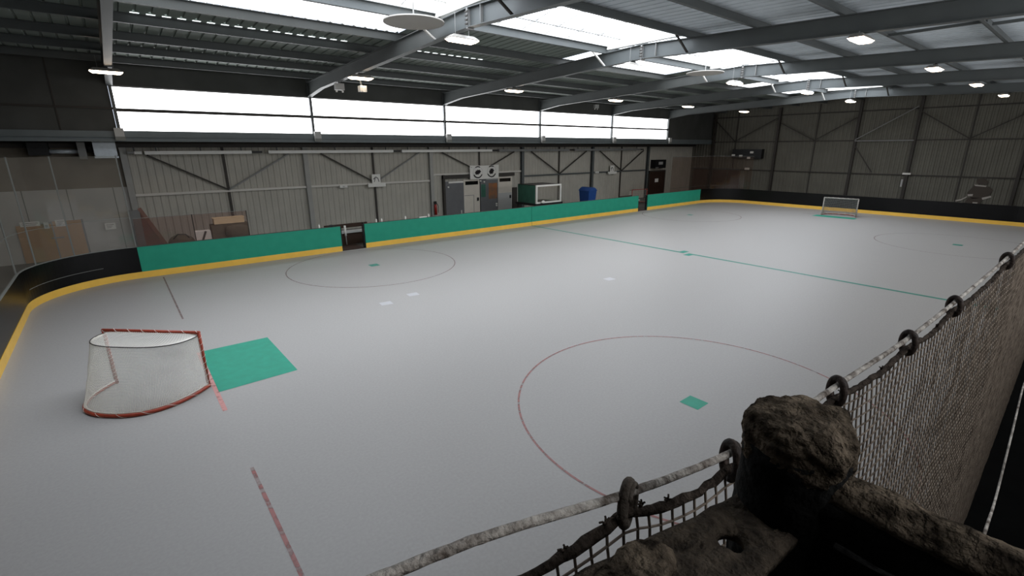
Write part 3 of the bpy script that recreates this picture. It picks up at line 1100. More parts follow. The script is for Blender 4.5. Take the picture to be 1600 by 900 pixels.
def goal(P, Q, Hh, label, backside, depth, tdepth, cell, cord, tr=0.03, mats=('red', 'red'), topmat='steel_dark', netmat='netwhite', grp=None):
    P, Q = Vector(P), Vector(Q)
    wd = (Q - P).length
    m_ = (Q - P).normalized()
    n_ = Vector((m_.y, -m_.x))
    if n_.dot(Vector(backside)) < 0:
        n_ = -n_
    mid = (P + Q) / 2
    r = empty('hockey_goal', (mid.x, mid.y, 0), label, 'goal', grp)

    def pt(u, v, z):
        return Vector((mid.x + m_.x * u + n_.x * v, mid.y + m_.y * u + n_.y * v, z))
    hw = wd / 2
    for s in (-1, 1):
        part(MB().tube([pt(s * hw, 0, 0.0), pt(s * hw, 0, Hh)], tr, 14), 'goal_post', mats[0], r, True)
    part(MB().tube([pt(-hw - tr * .6, 0, Hh), pt(hw + tr * .6, 0, Hh)], tr, 14), 'crossbar', mats[0], r, True)

    def dcurve(d, hwx, pw, n, z, tmin=0.0):
        out = []
        for i in range(n + 1):
            th = PI * i / n
            c, s_ = math.cos(th), math.sin(th)
            u = -hwx * math.copysign(abs(c) ** (2 / pw), c)
            v = d * abs(s_) ** (2 / pw)
            out.append(pt(u, v, z))
        return out
    base = dcurve(depth, hw + 0.02, 2.45, 40, tr)
    part(MB().tube(base, tr, 12), 'base_tube', mats[1], r, True)
    top = dcurve(tdepth, hw + 0.0, 2.8, 40, Hh - 0.05)
    part(MB().tube(top, 0.009, 8), 'top_bar', topmat, r, True)
    part(MB().tube([p + Vector((0, 0, tr * 1.15)) for p in dcurve(depth - 0.02, hw, 2.45, 40, tr)], 0.011, 8), 'hem_rope', 'netwhite', r, True)
    part(MB().tube([pt(-hw, 0.02, Hh - tr * 1.1), pt(0, 0.02, Hh - tr * 1.2), pt(hw, 0.02, Hh - tr * 1.1)], 0.008, 8), 'hem_rope', 'netwhite', r, True)
    # netting
    nb_ = MB()
    ncs = 120
    A = dcurve(tdepth, hw, 2.8, ncs, Hh - 0.05)
    B = dcurve(depth, hw + 0.02, 2.45, ncs, tr * 1.8)

    def resample(C, n):
        d = [0]
        for i in range(len(C) - 1):
            d.append(d[-1] + (C[i + 1] - C[i]).length)
        out = []
        k = 0
        for i in range(n + 1):
            t = d[-1] * i / n
            while k < len(d) - 2 and d[k + 1] < t:
                k += 1
            f = (t - d[k]) / max(d[k + 1] - d[k], 1e-9)
            out.append(C[k].lerp(C[k + 1], f))
        return out, d[-1]
    _, lenB = resample(B, 4)
    nc = int(lenB / cell)
    A, _ = resample(A, nc)
    B, _ = resample(B, nc)
    nr_ = int(Hh / cell)
    gr = []
    for i in range(nc + 1):
        row = []
        for j in range(nr_ + 1):
            f = j / nr_
            q = A[i].lerp(B[i], f)
            q += Vector((n_.x, n_.y, 0)) * (0.03 * math.sin(PI * f) * math.sin(PI * i / nc))
            q += Vector((mnoise.noise(q * 6), mnoise.noise(q * 6 + Vector((9, 9, 9))), 0)) * 0.012
            row.append(q)
        gr.append(row)

    def cordline(pts):
        nb_.tube(pts, cord, 3, caps=False)
    for i in range(nc + 1):
        cordline(gr[i])
    for j in range(nr_ + 1):
        cordline([gr[i][j] for i in range(nc + 1)])
    part(nb_, 'back_net', netmat, r)
    # roof net between crossbar and top bar
    nb2 = MB()
    nv = max(3, int(tdepth / cell))
    fr_ = []
    for i in range(nc + 1):
        u = -hw + wd * i / nc
        row = []
        for j in range(nv + 1):
            f = j / nv
            q = pt(u, 0, Hh).lerp(A[i], f)
            q.z -= 0.03 * math.sin(PI * f)
            row.append(q)
        fr_.append(row)
    for i in range(0, nc + 1, 3):
        nb2.tube(fr_[i], cord, 3, caps=False)
    for j in range(nv + 1):
        nb2.tube([fr_[i][j] for i in range(nc + 1)], cord, 3, caps=False)
    part(nb2, 'roof_net', netmat, r)
    # lacing cords round the tubes
    def helix(P, turns, n=10):
        d = [0]
        for k in range(len(P) - 1):
            d.append(d[-1] + (P[k + 1] - P[k]).length)
        out = []
        k = 0
        N_ = int(turns * n)
        for q in range(N_ + 1):
            t = d[-1] * q / N_
            while k < len(d) - 2 and d[k + 1] < t:
                k += 1
            c = P[k].lerp(P[k + 1], (t - d[k]) / (d[k + 1] - d[k]))
            tg = (P[k + 1] - P[k]).normalized()
            e1 = tg.cross(Vector((0.31, 0.22, 0.93)) if abs(tg.z) < 0.9 else Vector((1, 0, 0))).normalized()
            e2 = tg.cross(e1)
            out.append(c + (e1 * math.cos(2 * PI * q / n) + e2 * math.sin(2 * PI * q / n)) * tr * 1.12)
        return out
    for P_, tn in ((base, 9), ([pt(-hw, 0, Hh), pt(hw, 0, Hh)], 7), ([pt(-hw, 0, 0.06), pt(-hw, 0, Hh - .04)], 14), ([pt(hw, 0, 0.06), pt(hw, 0, Hh - .04)], 8)):
        part(MB().tube(helix(P_, tn), 0.0032, 4), 'lacing', 'netwhite', r)
    return r


goal((1.72, 10.44), (3.02, 9.21), 1.05, 'red tube hockey goal with white net on the near left, seen from behind', (-1, -1), 1.12, 0.60, 0.024, 0.0030, grp='hockey goals')
goal((37.1, 10.86), (37.3, 9.06), 1.10, 'small pale hockey goal standing before the far end boards', (1, 0), 0.95, 0.5, 0.06, 0.008, tr=0.028, mats=('lamphouse', 'red'), topmat='lamphouse', netmat='steel_light', grp='hockey goals')
goal((33.0, 22.6), (34.6, 22.4), 1.05, 'spare hockey goal parked behind the right gate opening', (0, 1), 0.8, 0.5, 0.08, 0.003, mats=('redplastic', 'redplastic'), grp='hockey goals')

# ================================================================== PLEXIGLASS SCREENS
# left corner: lower panes on the boards with posts and tall upper sheets
pl = empty('plexiglass_screen', (0, W - RC, HB), 'tall clear plexiglass screen curving round the left corner above the black boards', 'plexiglass screen', 'plexiglass screens')
pts = line((-.03, 10.0), (-.03, W - RC), 4)[:-1] + arc(RC, W - RC, RC + 0.03, PI, PI / 2, 10)
knots = [0, 2, 4, 7, 10, len(pts) - 1]
for a, b in zip(knots[:-1], knots[1:]):
    seg = pts[a:b + 1]
    part(MB().sheet(seg, HB + 0.012, 2.0, 0.008), 'lower_pane', 'pane', pl)
    part(MB().sheet(seg, 2.0, 2.012, 0.012), 'pane_edge', 'cap', pl)
    part(MB().sheet(seg, 2.03, 3.95, 0.008), 'upper_pane', 'pane', pl)
for k in knots:
    x, y = pts[k]
    part(MB().box(x - 0.018, x + 0.018, y - 0.0, y + 0.03, HB + 0.01, 3.97), 'post', 'cap', pl)
pl2 = empty('plexiglass_screen', (RC, W + 0.03, HB), 'low clear plexiglass screen above the leftmost green board', 'plexiglass screen', 'plexiglass screens')
xs = [2.62, 4.25, 5.95]
for a, b in zip(xs[:-1], xs[1:]):
    part(MB().sheet(line((a, W + 0.03), (b, W + 0.03)), HB + 0.012, 1.97, 0.008), 'pane', 'panered', pl2)
    part(MB().sheet(line((a, W + 0.03), (b, W + 0.03)), 1.97, 1.982, 0.012), 'pane_edge', 'cap', pl2)
for x in xs[1:]:
    part(MB().box(x - 0.015, x + 0.015, W + 0.03, W + 0.055, HB + 0.008, 1.98), 'post', 'steel_dark', pl2)
pl3 = empty('plexiglass_screen', (L - RC, W, HB), 'clear plexiglass screen with painted brownish reflection round the far corner above black boards', 'plexiglass screen', 'plexiglass screens')
pts = line((33.3, W + 0.03), (L - RC, W + 0.03), 3)[:-1] + arc(L - RC, W - RC, RC + 0.03, PI / 2, 0, 8)
for a, b in zip([0, 1, 2, 3, 5, 7, 9], [1, 2, 3, 5, 7, 9, 11]):
    seg = pts[a:b + 1]
    if len(seg) > 1:
        part(MB().sheet(seg, HB + 0.012, 3.5, 0.008), 'pane', 'panewarm', pl3)
        part(MB().sheet(seg, 3.5, 3.52, 0.012), 'pane_edge', 'steel', pl3)
        part(MB().sheet(seg, 1.30, 1.315, 0.012), 'pane_edge', 'steel', pl3)

# ================================================================== CEILING LAMPS, FANS


def lamp(c, label, rods=0.0, flip=False):
    x, y, z = c
    r = empty('ceiling_lamp', (x, y, z), label, 'ceiling lamp', 'high bay ceiling lamps')
    hl, hw = 0.42, 0.17
    # housing: tapered box
    mb = MB()
    lo = [(-hl, -hw), (hl, -hw), (hl, hw), (-hl, hw)]
    up = [(-hl * .72, -hw * .55), (hl * .72, -hw * .55), (hl * .72, hw * .55), (-hl * .72, hw * .55)]
    mb.v = [(x + a, y + b, z + 0.0) for a, b in lo] + [(x + a, y + b, z + 0.02) for a, b in lo] + [(x + a, y + b, z + 0.10) for a, b in up]
    for k in range(4):
        k2 = (k + 1) % 4
        mb.f += [(k, k2, 4 + k2, 4 + k), (4 + k, 4 + k2, 8 + k2, 8 + k)]
    mb.f += [(8, 9, 10, 11)]
    part(mb, 'housing', 'lamphouse', r)
    d = MB()
    lw = [(-hl * .80, -hw * .7), (hl * .80, -hw * .7), (hl * .80, hw * .7), (-hl * .80, hw * .7)]
    d.v = [(x + a * .985, y + b * .985, z) for a, b in lo] + [(x + a, y + b, z - 0.055) for a, b in lw]
    for k in range(4):
        k2 = (k + 1) % 4
        d.f += [(k, k2, 4 + k2, 4 + k)]
    d.f += [(7, 6, 5, 4)]
    part(d, 'diffuser', 'glow_lamp', r)
    top = rods if rods else 0.2
    for s in (-0.2, 0.2):
        part(MB().tube([(x + s, y, z + 0.09), (x + s, y, z + top)], 0.008, 6), 'hanger', 'steel_light', r)
    part(MB().box(x - 0.06, x + 0.06, y - 0.05, y + 0.05, z + 0.10, z + 0.15), 'gear_box', 'darkplastic', r)
    return r


rows = {0: [(20.35, 6.50, 'a')], 1: [(17.36, 6.58, 'a'), (10.82, 6.80, 'b')], 2: [(17.24, 6.60, 'a'), (10.81, 6.84, 'b'), (4.13, 6.64, 'c')],
        3: [(17.22, 6.58, 'a'), (10.77, 6.81, 'b'), (4.05, 6.61, 'c')], 4: [(17.22, 6.60, 'a'), (10.48, 6.85, 'b'), (3.99, 6.63, 'c')],
        5: [(17.1, 6.59, 'a'), (10.63, 6.81, 'b'), (3.94, 6.63, 'c')]}
rown = {'a': 'near the strip windows', 'b': 'under the skylight ridge', 'c': 'under the near roof slope'}
for i, ls in rows.items():
    for (y, z, k) in ls:
        x = BX + i * BAY
        if i == 0:
            x = 2.80
        zt = (zr(y, 7.03) if i else 6.98) - z - 0.01
        if k == 'b':
            zt = 7.78 - z
        lamp((x, y, z), 'lit white lamp %s, below the %s rafter from the left' % (rown[k], ordn[i]), max(zt, 0.16))

for (x, y, lb) in ((8.92, 11.55, 'large pale round disc under the nearest skylight'), (22.75, 11.55, 'pale round disc under the skylight further back')):
    r = empty('ceiling_fan', (x, y, 7.2), lb, 'ceiling disc', 'round discs under the skylights')
    part(MB().disc((x, y, 7.19), 0.76, 0.03, 48).disc((x, y, 7.22), 0.60, 0.05, 48, 0.3), 'disc', 'fan', r)
    part(MB().tube([(x, y, 7.25), (x, y, 7.66)], 0.02, 8), 'hanger', 'steel_light', r)

# small things fixed on the rafters and over the windows
for (x, y, z, lb) in ((9.95, 19.7, 6.40, 'grey loudspeaker with two small lamps, on the second rafter above the windows'),
                      (29.0, YU - 0.1, 6.78, 'small pale box above the fourth strip window')):
    r = empty('loudspeaker', (x, y, z), lb, 'loudspeaker', 'boxes above the windows')
    part(MB().box(x - 0.17, x + 0.17, y - 0.1, y + 0.1, z - 0.02, z + 0.22), 'cabinet', 'greypaint', r)
    for s in (-0.12, 0.12):
        part(MB().tube([(x + s, y, z - 0.10), (x + s, y, z - 0.04)], 0.035, 10), 'spot', 'whitepaint', r)
        part(MB().tube([(x + s, y, z - 0.04), (x + s, y, z - 0.01)], 0.012, 6), 'spot_stem', 'greypaint', r)
    part(MB().bar((x, y, z + 0.2), (x, y, z + (0.32 if y < 21 else 0.2)), 0.05, 0.05, (1, 0, 0)), 'bracket', 'steel', r)
r = empty('floodlight', (10.05, 17.75, 6.28), 'small grey floodlight hanging just below the lamp on the second rafter', 'floodlight')
part(join(MB().box(9.93, 10.17, 17.6, 17.85, 6.16, 6.36), MB().box(9.97, 10.13, 17.56, 17.6, 6.14, 6.3)), 'body', 'greypaint', r)
part(MB().bar((10.05, 17.75, 6.34), (9.95, 17.75, 6.74), 0.04, 0.04, (1, 0, 0)), 'arm', 'steel', r)
jn = ['at the left end of', 'between the first two panes of', 'between the second and third panes of', 'between the third and fourth panes of', 'between the fourth and fifth panes of', 'at the right end of']
for i in range(6):
    x = BX + i * BAY + (-0.02 if i == 0 else 0.1)
    r = empty('junction_box', (x, YU - 0.2, 4.5), 'pale grey box on the sill %s the strip window' % jn[i], 'box', 'boxes along the sill beam')
    part(MB().box(x - 0.14, x + 0.14, YU - 0.30, YU - 0.161, 4.47, 4.90), 'casing', 'greypaint', r)
    part(MB().box(x - 0.145, x + 0.145, YU - 0.315, YU - 0.30, 4.46, 4.60), 'lid', 'cap', r)

# heating tubes in a line along the back wall
for i in range(5):
    x0 = 3.55 if i == 0 else BX + i * BAY + [0, -1.7, -1.95, -2.2, -2.3][i]
    x1 = BX + (i + 1) * BAY + [-2.45, -2.5, -2.8, -2.9, -1.6][i] + 0.05
    r = empty('light_trough', ((x0 + x1) / 2, YL - 0.35, 4.03), 'long pale tube fixed high on the back wall, number %d from the left' % (i + 1), 'tube', 'line of tubes along the back wall')
    part(MB().box(x0, x1, YL - 0.45, YL - 0.25, 3.96, 4.08), 'trough', 'tubewhite' if i < 3 else 'steel_light', r)
    part(MB().box(x0 + 0.02, x1 - 0.02, YL - 0.44, YL - 0.26, 3.945, 3.97), 'cover', 'tubewhite' if i < 3 else 'steel_light', r)
    for xx in (x0 + 0.4, (x0 + x1) / 2, x1 - 0.4):
        part(MB().box(xx - 0.02, xx + 0.02, YL - 0.37, YL - 0.33, 4.07, 4.22), 'bracket', 'steel', r)
    part(MB().box(x1 + 0.02, x1 + 0.44, YL - 0.43, YL - 0.27, 3.97, 4.06), 'connector', 'darkplastic', r)
r = empty('light_trough', (3.2, YL - 0.35, 4.03), 'short pale tube end at the left column of the back wall', 'tube', 'line of tubes along the back wall')
part(MB().box(2.99, 3.22, YL - 0.44, YL - 0.26, 3.98, 4.06), 'trough', 'steel_light', r)
part(MB().box(3.22, 3.46, YL - 0.45, YL - 0.25, 3.96, 4.07), 'cover', 'whitepaint', r)
part(MB().box(3.2, 3.24, YL - 0.37, YL - 0.33, 4.07, 4.22), 'bracket', 'steel', r)

# air handler on the ledge at the upper left
r = empty('air_heater', (1.6, YL - 0.6, 3.9), 'silver air heater box with duct under the dark upper wall at the left', 'air heater')
part(MB().box(2.0, 2.68, YL - 0.9, YL - 0.05, 3.93, 4.44), 'casing', 'foil', r)
part(MB().box(1.98, 2.70, YL - 0.93, YL - 0.05, 3.83, 3.90).box(2.02, 2.66, YL - 0.88, YL - 0.1, 3.90, 3.93), 'tray', 'foil', r)
part(MB().box(1.55, 1.78, YL - 0.9, YL - 0.1, 3.80, 4.42), 'grille_box', 'steel_light', r)
part(MB().tube([(1.78, YL - 0.5, 4.2), (2.0, YL - 0.5, 4.2)], 0.15, 12), 'collar', 'darkplastic', r, True)
part(MB().tube([(0.75, YL - 0.5, 4.08), (1.56, YL - 0.5, 4.08)], 0.08, 14), 'duct', 'foil', r, True)
part(MB().box(0.2, 0.75, YL - 0.85, YL - 0.05, 3.95, 4.42), 'fan_box', 'darkplastic', r)
part(MB().box(0.5, 0.54, YL - 0.6, YL - 0.55, 4.42, 4.5).box(2.3, 2.34, YL - 0.6, YL - 0.55, 4.44, 4.5).box(1.64, 1.68, YL - .6, YL - .55, 4.42, 4.5), 'hanger', 'steel_dark', r)

# ================================================================== THINGS ON THE BACK WALL
r = empty('double_door', (0.25, YL, 0), 'brown wooden double door in the grey wall behind the left corner', 'door')
for (a, b) in ((-0.75, 0.22), (0.26, 1.1)):
    d = part(MB().box(a, b, YL - 0.045, YL, 0.0, 1.42 if a < 0 else 1.5), 'door_leaf', 'wood', r)
part(MB().box(0.22, 0.26, YL - 0.05, YL, 0, 1.5), 'center_strip', 'steel_light', r)
part(MB().box(0.14, 0.5, YL - 0.075, YL - 0.05, 0.86, 0.90), 'latch', 'steel_light', r)
part(MB().box(1.1, 1.16, YL - 0.05, YL, 0, 1.52), 'frame_jamb', 'steel_light', r)
for (x0, x1, z0, z1, lb) in ((-0.62, -0.08, 1.38, 1.55, 'white paper notice taped above the left leaf of the brown door'),
                             (0.35, 0.66, 1.30, 1.55, 'white paper notice taped to the right leaf of the brown door'),
                             (1.78, 2.12, 1.03, 1.28, 'white paper notice on the grey wall beside the corner column')):
    r = empty('paper_notice', ((x0 + x1) / 2, YL - 0.052, z0), lb, 'notice', 'paper notices on the grey wall')
    part(MB().box(x0, x1, YL - 0.056, YL - 0.046 if x0 < 1 else YL, z0, z1), 'sheet', 'paper', r)
    pr = MB()
    for k in range(3):
        zz = z1 - 0.05 - k * 0.06
        if zz > z0 + 0.03:
            pr.box(x0 + 0.05, x1 - 0.05 - 0.05 * k, YL - 0.058, YL - 0.0565, zz - 0.018, zz)
    part(pr, 'print', 'paperink', r)
r = empty('fire_bell', (0.1, YL - 0.1, 1.3), 'small white fitting between the two notices by the brown door', 'fitting')
part(MB().box(0.02, 0.16, YL - 0.12, YL - 0.046, 1.26, 1.5), 'body', 'whitepaint', r)
part(MB().box(0.05, 0.13, YL - 0.14, YL - 0.12, 1.3, 1.4), 'button', 'greypaint', r)

for (xc, z0, lb) in ((13.4, 2.16, 'white emergency sign with pictogram on the rail of the second bay of the wall'), (33.1, 2.16, 'white emergency sign with pictogram on the rail right of the blue bin')):
    r = empty('emergency_sign', (xc, YL - 0.2, z0), lb, 'sign', 'emergency signs on the wall rail')
    part(MB().box(xc - 0.5, xc + 0.5, YL - 0.30, YL - 0.21, z0, z0 + 0.19), 'lamp_box', 'whitepaint', r)
    part(MB().box(xc - 0.24, xc + 0.24, YL - 0.24, YL - 0.21, z0 + 0.19, z0 + 0.66), 'plate', 'whitepaint', r)
    pg = MB()
    # running figure over a slope, as on the plate
    zc = z0 + 0.42
    pg.bar((xc - 0.16, YL - 0.243, zc - 0.02), (xc - 0.02, YL - 0.243, zc + 0.10), 0.004, 0.05, (0, 0, 1))
    pg.bar((xc - 0.02, YL - 0.243, zc + 0.10), (xc + 0.10, YL - 0.243, zc + 0.02), 0.004, 0.05, (0, 0, 1))
    pg.bar((xc + 0.10, YL - 0.243, zc + 0.02), (xc + 0.15, YL - 0.243, zc - 0.16), 0.004, 0.045, (1, 0, 0))
    pg.bar((xc - 0.05, YL - 0.243, zc + 0.05), (xc - 0.12, YL - 0.243, zc - 0.16), 0.004, 0.04, (1, 0, 0))
    part(pg, 'pictogram', 'paperink', r)
for (x, z, lb) in ((11.6, 2.22, 'small white box on the wall rail left of the first emergency sign'), (31.35, 2.3, 'small white box on the wall rail left of the second emergency sign')):
    r = empty('switch_box', (x, YL - 0.2, z), lb, 'box', 'small boxes on the wall rail')
    part(MB().box(x - 0.2, x + 0.2, YL - 0.22, YL - 0.131, z - 0.02, z + 0.11), 'casing', 'whitepaint', r)
    part(MB().box(x - 0.05, x + 0.05, YL - 0.235, YL - 0.22, z + 0.01, z + 0.07), 'rocker', 'greypaint', r)

# changing-room cabin with two doors
r = empty('cabin_front', (20.3, YL - 0.1, 0), 'grey cabin front in the back wall, around the two white doors', 'cabin')
part(MB().box(17.75, 19.08, YL - 0.16, YL - 0.06, 0, 2.22), 'panel', 'doorgrey', r)
part(MB().box(20.36, 21.76, YL - 0.16, YL - 0.06, 0, 2.30), 'panel', 'doorgrey', r)
part(MB().box(17.60, 17.74, YL - 0.22, YL - 0.06, 0, 2.62), 'frame_post', 'steel_dark', r)
part(MB().box(17.60, 23.1, YL - 0.24, YL - 0.07, 2.40, 2.60), 'frame_beam', 'steel_dark', r)
part(MB().box(18.0, 19.05, YL - 0.19, YL - 0.16, 2.12, 2.22), 'track', 'whitepaint', r)
part(MB().box(20.8, 21.75, YL - 0.19, YL - 0.16, 2.22, 2.28), 'track', 'greypaint', r)
part(MB().box(21.0, 21.68, YL - 0.165, YL - 0.16, 1.0, 2.0), 'poster', 'orange', r)  # orange-brown reflection on the grey panel, put in as colour
part(MB().box(20.40, 20.75, YL - 0.165, YL - 0.16, 1.15, 1.95), 'sticker', 'tintgreen', r)  # flat green smear on the grey panel
part(MB().box(23.0, 23.7, YL - 0.15, YL - 0.06, 0, 1.62), 'low_panel', 'steel_dark', r)
for (x, z) in ((17.95, 1.86), (20.62, 2.06), (20.34, 2.13), (21.6, 0.62), (21.6, 0.5)):
    part(MB().disc((x, YL - 0.19, z), 0.06, 0.08, 12), 'knob', 'whitepaint', r)
part(MB().bar((18.85, YL - 0.19, 0.2), (18.85, YL - 0.19, 0.45), 0.05, 0.05, (1, 0, 0)), 'handle', 'whitepaint', r)
for (a, b, zt, lb) in ((19.10, 20.30, 2.28, 'white door with dark top pane, left one of the pair in the cabin'), (21.78, 22.95, 2.36, 'white door with dark top pane, right one of the pair in the cabin')):
    d = empty('cabin_door', ((a + b) / 2, YL - 0.1, 0), lb, 'door', 'white cabin doors')
    part(MB().box(a, b, YL - 0.14, YL - 0.06, 0, zt), 'door_leaf', 'doorwhite', d)
    part(MB().box(a + 0.12, b - 0.12, YL - 0.146, YL - 0.14, zt - 0.32, zt - 0.10), 'top_pane', 'glassdark', d)
    part(MB().box(b - 0.22, b - 0.10, YL - 0.19, YL - 0.14, 0.95, 1.15), 'door_handle', 'darkplastic', d)
    if a < 20:
        lm = MB().box(a + 0.02, b - 0.45, YL - 0.148, YL - 0.14, 1.30, 1.33).box(b - 0.48, b - 0.45, YL - 0.148, YL - 0.14, 0, 1.3)
        part(lm, 'molding', 'steel_light', d)
    else:
        part(MB().box(a + 0.02, b - 0.02, YL - 0.145, YL - 0.14, 0.0, 1.32), 'lower_panel', 'greypaint', d)

# banner with two round emblems
bn = empty('banner', (20.6, YL - 0.3, 2.3), 'white banner with two round black emblems above the cabin doors', 'banner')
bx0, bx1, bz0, bz1, by = 19.5, 21.72, 2.30, 3.14, YL - 0.29
mb = MB()
nu, nvv = 24, 8
for j in range(nvv + 1):
    for i in range(nu + 1):
        u, v = i / nu, j / nvv
        mb.v.append((bx0 + (bx1 - bx0) * u, by + 0.02 * math.sin(u * 9 + v * 2), bz0 + (bz1 - bz0) * v - 0.035 * math.sin(PI * u) * (1 if j > 4 else 0.4)))
for j in range(nvv):
    for i in range(nu):
        o_ = j * (nu + 1) + i
        mb.f.append((o_, o_ + 1, o_ + nu + 2, o_ + nu + 1))
part(mb, 'cloth', 'whitepaint', bn, True)
for (cx, cz, flip) in ((20.08, 2.72, 1), (21.14, 2.74, -1)):
    em = MB()
    yy = by - 0.025

    def arcring(r0, r1, a0, a1, n=24):
        A = [(cx + r0 * math.cos(a0 + (a1 - a0) * i / n), yy, cz + r0 * math.sin(a0 + (a1 - a0) * i / n)) for i in range(n + 1)]
        B = [(cx + r1 * math.cos(a0 + (a1 - a0) * i / n), yy, cz + r1 * math.sin(a0 + (a1 - a0) * i / n)) for i in range(n + 1)]
        em.strip(A, B)
    arcring(0.30, 0.37, math.radians(205), math.radians(335))
    arcring(0.30, 0.36, math.radians(60), math.radians(125))
    arcring(0.345, 0.352, 0, 2 * PI, 40)
    part(em, 'emblem_ring', 'ink', bn)
    bl = MB()
    n = 40
    bl.v = [(cx, yy, cz)]
    for k in range(n):
        a = 2 * PI * k / n
        rr = 0.15 * (1 + 0.32 * math.sin(5 * a * 1 + 0.6 * flip) * math.cos(3 * a) + 0.22 * mnoise.noise(Vector((math.cos(a) * 3 + flip, math.sin(a) * 3, 1))))
        bl.v.append((cx + 1.25 * rr * math.cos(a), yy, cz + rr * math.sin(a)))
    for k in range(n):
        bl.f.append((0, 1 + k, 1 + (k + 1) % n))
    part(bl, 'emblem', 'ink', bn)
part(MB().box(19.6, 19.64, YL - 0.28, YL - 0.045, 3.0, 3.04).box(21.6, 21.64, YL - 0.28, YL - 0.045, 3.0, 3.04), 'fixing', 'steel_dark', bn)

# fire extinguisher beside the cabin
r = empty('fire_extinguisher', (16.95, YL - 0.3, 0.3), 'red and black fire extinguisher hung on the column left of the cabin', 'fire extinguisher')
part(MB().tube([(16.95, YL - 0.3, 0.35), (16.95, YL - 0.3, 0.9), (16.95, YL - 0.3, 0.97)], 0.085, 16, rfun=lambda i, k, p: 0.085 if i < 2 else 0.04), 'cylinder', 'redplastic', r, True)
part(MB().box(16.88, 17.02, YL - 0.34, YL - 0.26, 0.97, 1.14), 'valve', 'darkplastic', r)
part(MB().tube([(17.0, YL - 0.32, 1.05), (17.12, YL - 0.34, 0.85), (17.1, YL - 0.34, 0.45)], 0.02, 8), 'hose', 'darkplastic', r, True)

# dark brown door in the far corner of the back wall
r = empty('corner_door', (39.4, YL - 0.1, 0), 'dark brown door with a white notice in the far right corner of the back wall', 'door')
part(MB().box(38.3, 40.5, YL - 0.12, YL - 0.05, 0, 2.15), 'door_leaf', 'wooddark', r)
part(MB().box(39.1, 39.6, YL - 0.13, YL - 0.12, 1.25, 1.55), 'notice', 'paper', r)
part(MB().box(38.2, 38.3, YL - 0.14, YL - 0.05, 0, 2.25).box(40.5, 40.6, YL - 0.14, YL - 0.05, 0, 2.25).box(38.2, 40.6, YL - 0.14, YL - 0.05, 2.15, 2.25), 'frame_jamb', 'steel_dark', r)
r = empty('wall_heater', (39.2, YL - 0.3, 2.6), 'dark wall heater with a pale lamp above the brown corner door', 'heater')
part(MB().box(38.4, 40.0, YL - 0.5, YL - 0.05, 2.45, 3.15), 'casing', 'darkplastic', r)
part(MB().box(38.9, 39.5, YL - 0.53, YL - 0.5, 2.75, 2.98), 'lamp', 'greypaint', r)
part(MB().box(38.5, 38.9, YL - 0.53, YL - 0.5, 2.45, 2.55), 'grille', 'steel_light', r)

# ================================================================== THINGS BEHIND THE BOARDS
# scorer booth
bo = empty('scorer_booth', (22.0, 20.9, 0), 'white framed scorer booth with dark green side behind the middle boards', 'booth')
X0, X1, Y0, Y1, Z0, Z1 = 21.5, 23.55, 20.8, 22.5, 0.98, 2.05
fr_ = MB()
for (x0, x1, z0, z1) in ((X0, X1, Z1 - 0.09, Z1), (X0, X1, Z0, Z0 + 0.09), (X0, X0 + 0.09, Z0 + 0.09, Z1 - 0.09), (X1 - 0.09, X1, Z0 + 0.09, Z1 - 0.09)):
    fr_.box(x0, x1, Y0, Y0 + 0.09, z0, z1)
part(fr_, 'front_frame', 'whitepaint', bo)
part(MB().box(X0, X0 + 0.03, Y0 + 0.09, Y1, Z0, Z1), 'side_panel', 'tintgreen', bo)
part(MB().box(X0, X0 + 0.06, Y1, Y1 + 0.06, Z0, Z1), 'corner_post', 'whitepaint', bo)
part(MB().box(X0 + 0.06, X0 + 1.0, Y1, Y1 + 0.03, Z0, Z1), 'back_panel', 'tintgreen', bo)
part(MB().box(X0 + 0.09, X1 - 0.09, Y0 + 0.04, Y0 + 0.05, Z0 + 0.09, Z1 - 0.09), 'pane', 'pane', bo)
part(MB().box(X0, X1, Y0 + 0.09, Y1, Z1 - 0.03, Z1), 'roof_panel', 'steel_dark', bo)
part(MB().box(X0 - 0.1, X1 + 0.1, Y0 - 0.05, Y1 + 0.1, 0.86, 0.98), 'counter', 'darkplastic', bo)
for (x, y) in ((X0, Y0), (X1 - 0.08, Y0), (X0, Y1), (X1 - 0.08, Y1)):
    part(MB().box(x, x + 0.08, y, y + 0.08, 0, 0.86), 'leg', 'steel_dark', bo)
r = tag(lump((21.97, 20.70 + 0.01, 1.07), 0.15, 0.03, 0.09, 0.01, 6, 1.0, 24, 14, 2.0).obj('rolled_cloth', 'whitepaint', None, True), 'small white bundle at the foot of the scorer booth frame', 'bundle')

# blue wheeled bin
r = empty('wheeled_bin', (27.4, 22.0, 0), 'blue plastic wheeled bin behind the boards right of the scorer booth', 'bin')
mb = MB()
lo = [(27.1, 21.75), (27.72, 21.75), (27.72, 22.45), (27.1, 22.45)]
hi = [(27.02, 21.65), (27.80, 21.65), (27.80, 22.55), (27.02, 22.55)]
mb.v = [(a, b, 0.12) for a, b in lo] + [(a, b, 1.35) for a, b in hi]
for k in range(4):
    k2 = (k + 1) % 4
    mb.f.append((k, k2, 4 + k2, 4 + k))
mb.f += [(3, 2, 1, 0), (4, 5, 6, 7)]
part(mb, 'body', 'blue', r)
mb = MB()
A = [(27.0 + 0.82 * i / 10, 21.6, 1.352 + 0.24 * math.sin(PI * i / 10)) for i in range(11)]
B = [(q[0], 22.6, q[2]) for q in A]
mb.strip(A, B)
mb.f.append(tuple(range(0, 11)))
mb.f.append(tuple(range(11, 22))[::-1])
part(mb, 'lid', 'blue', r)
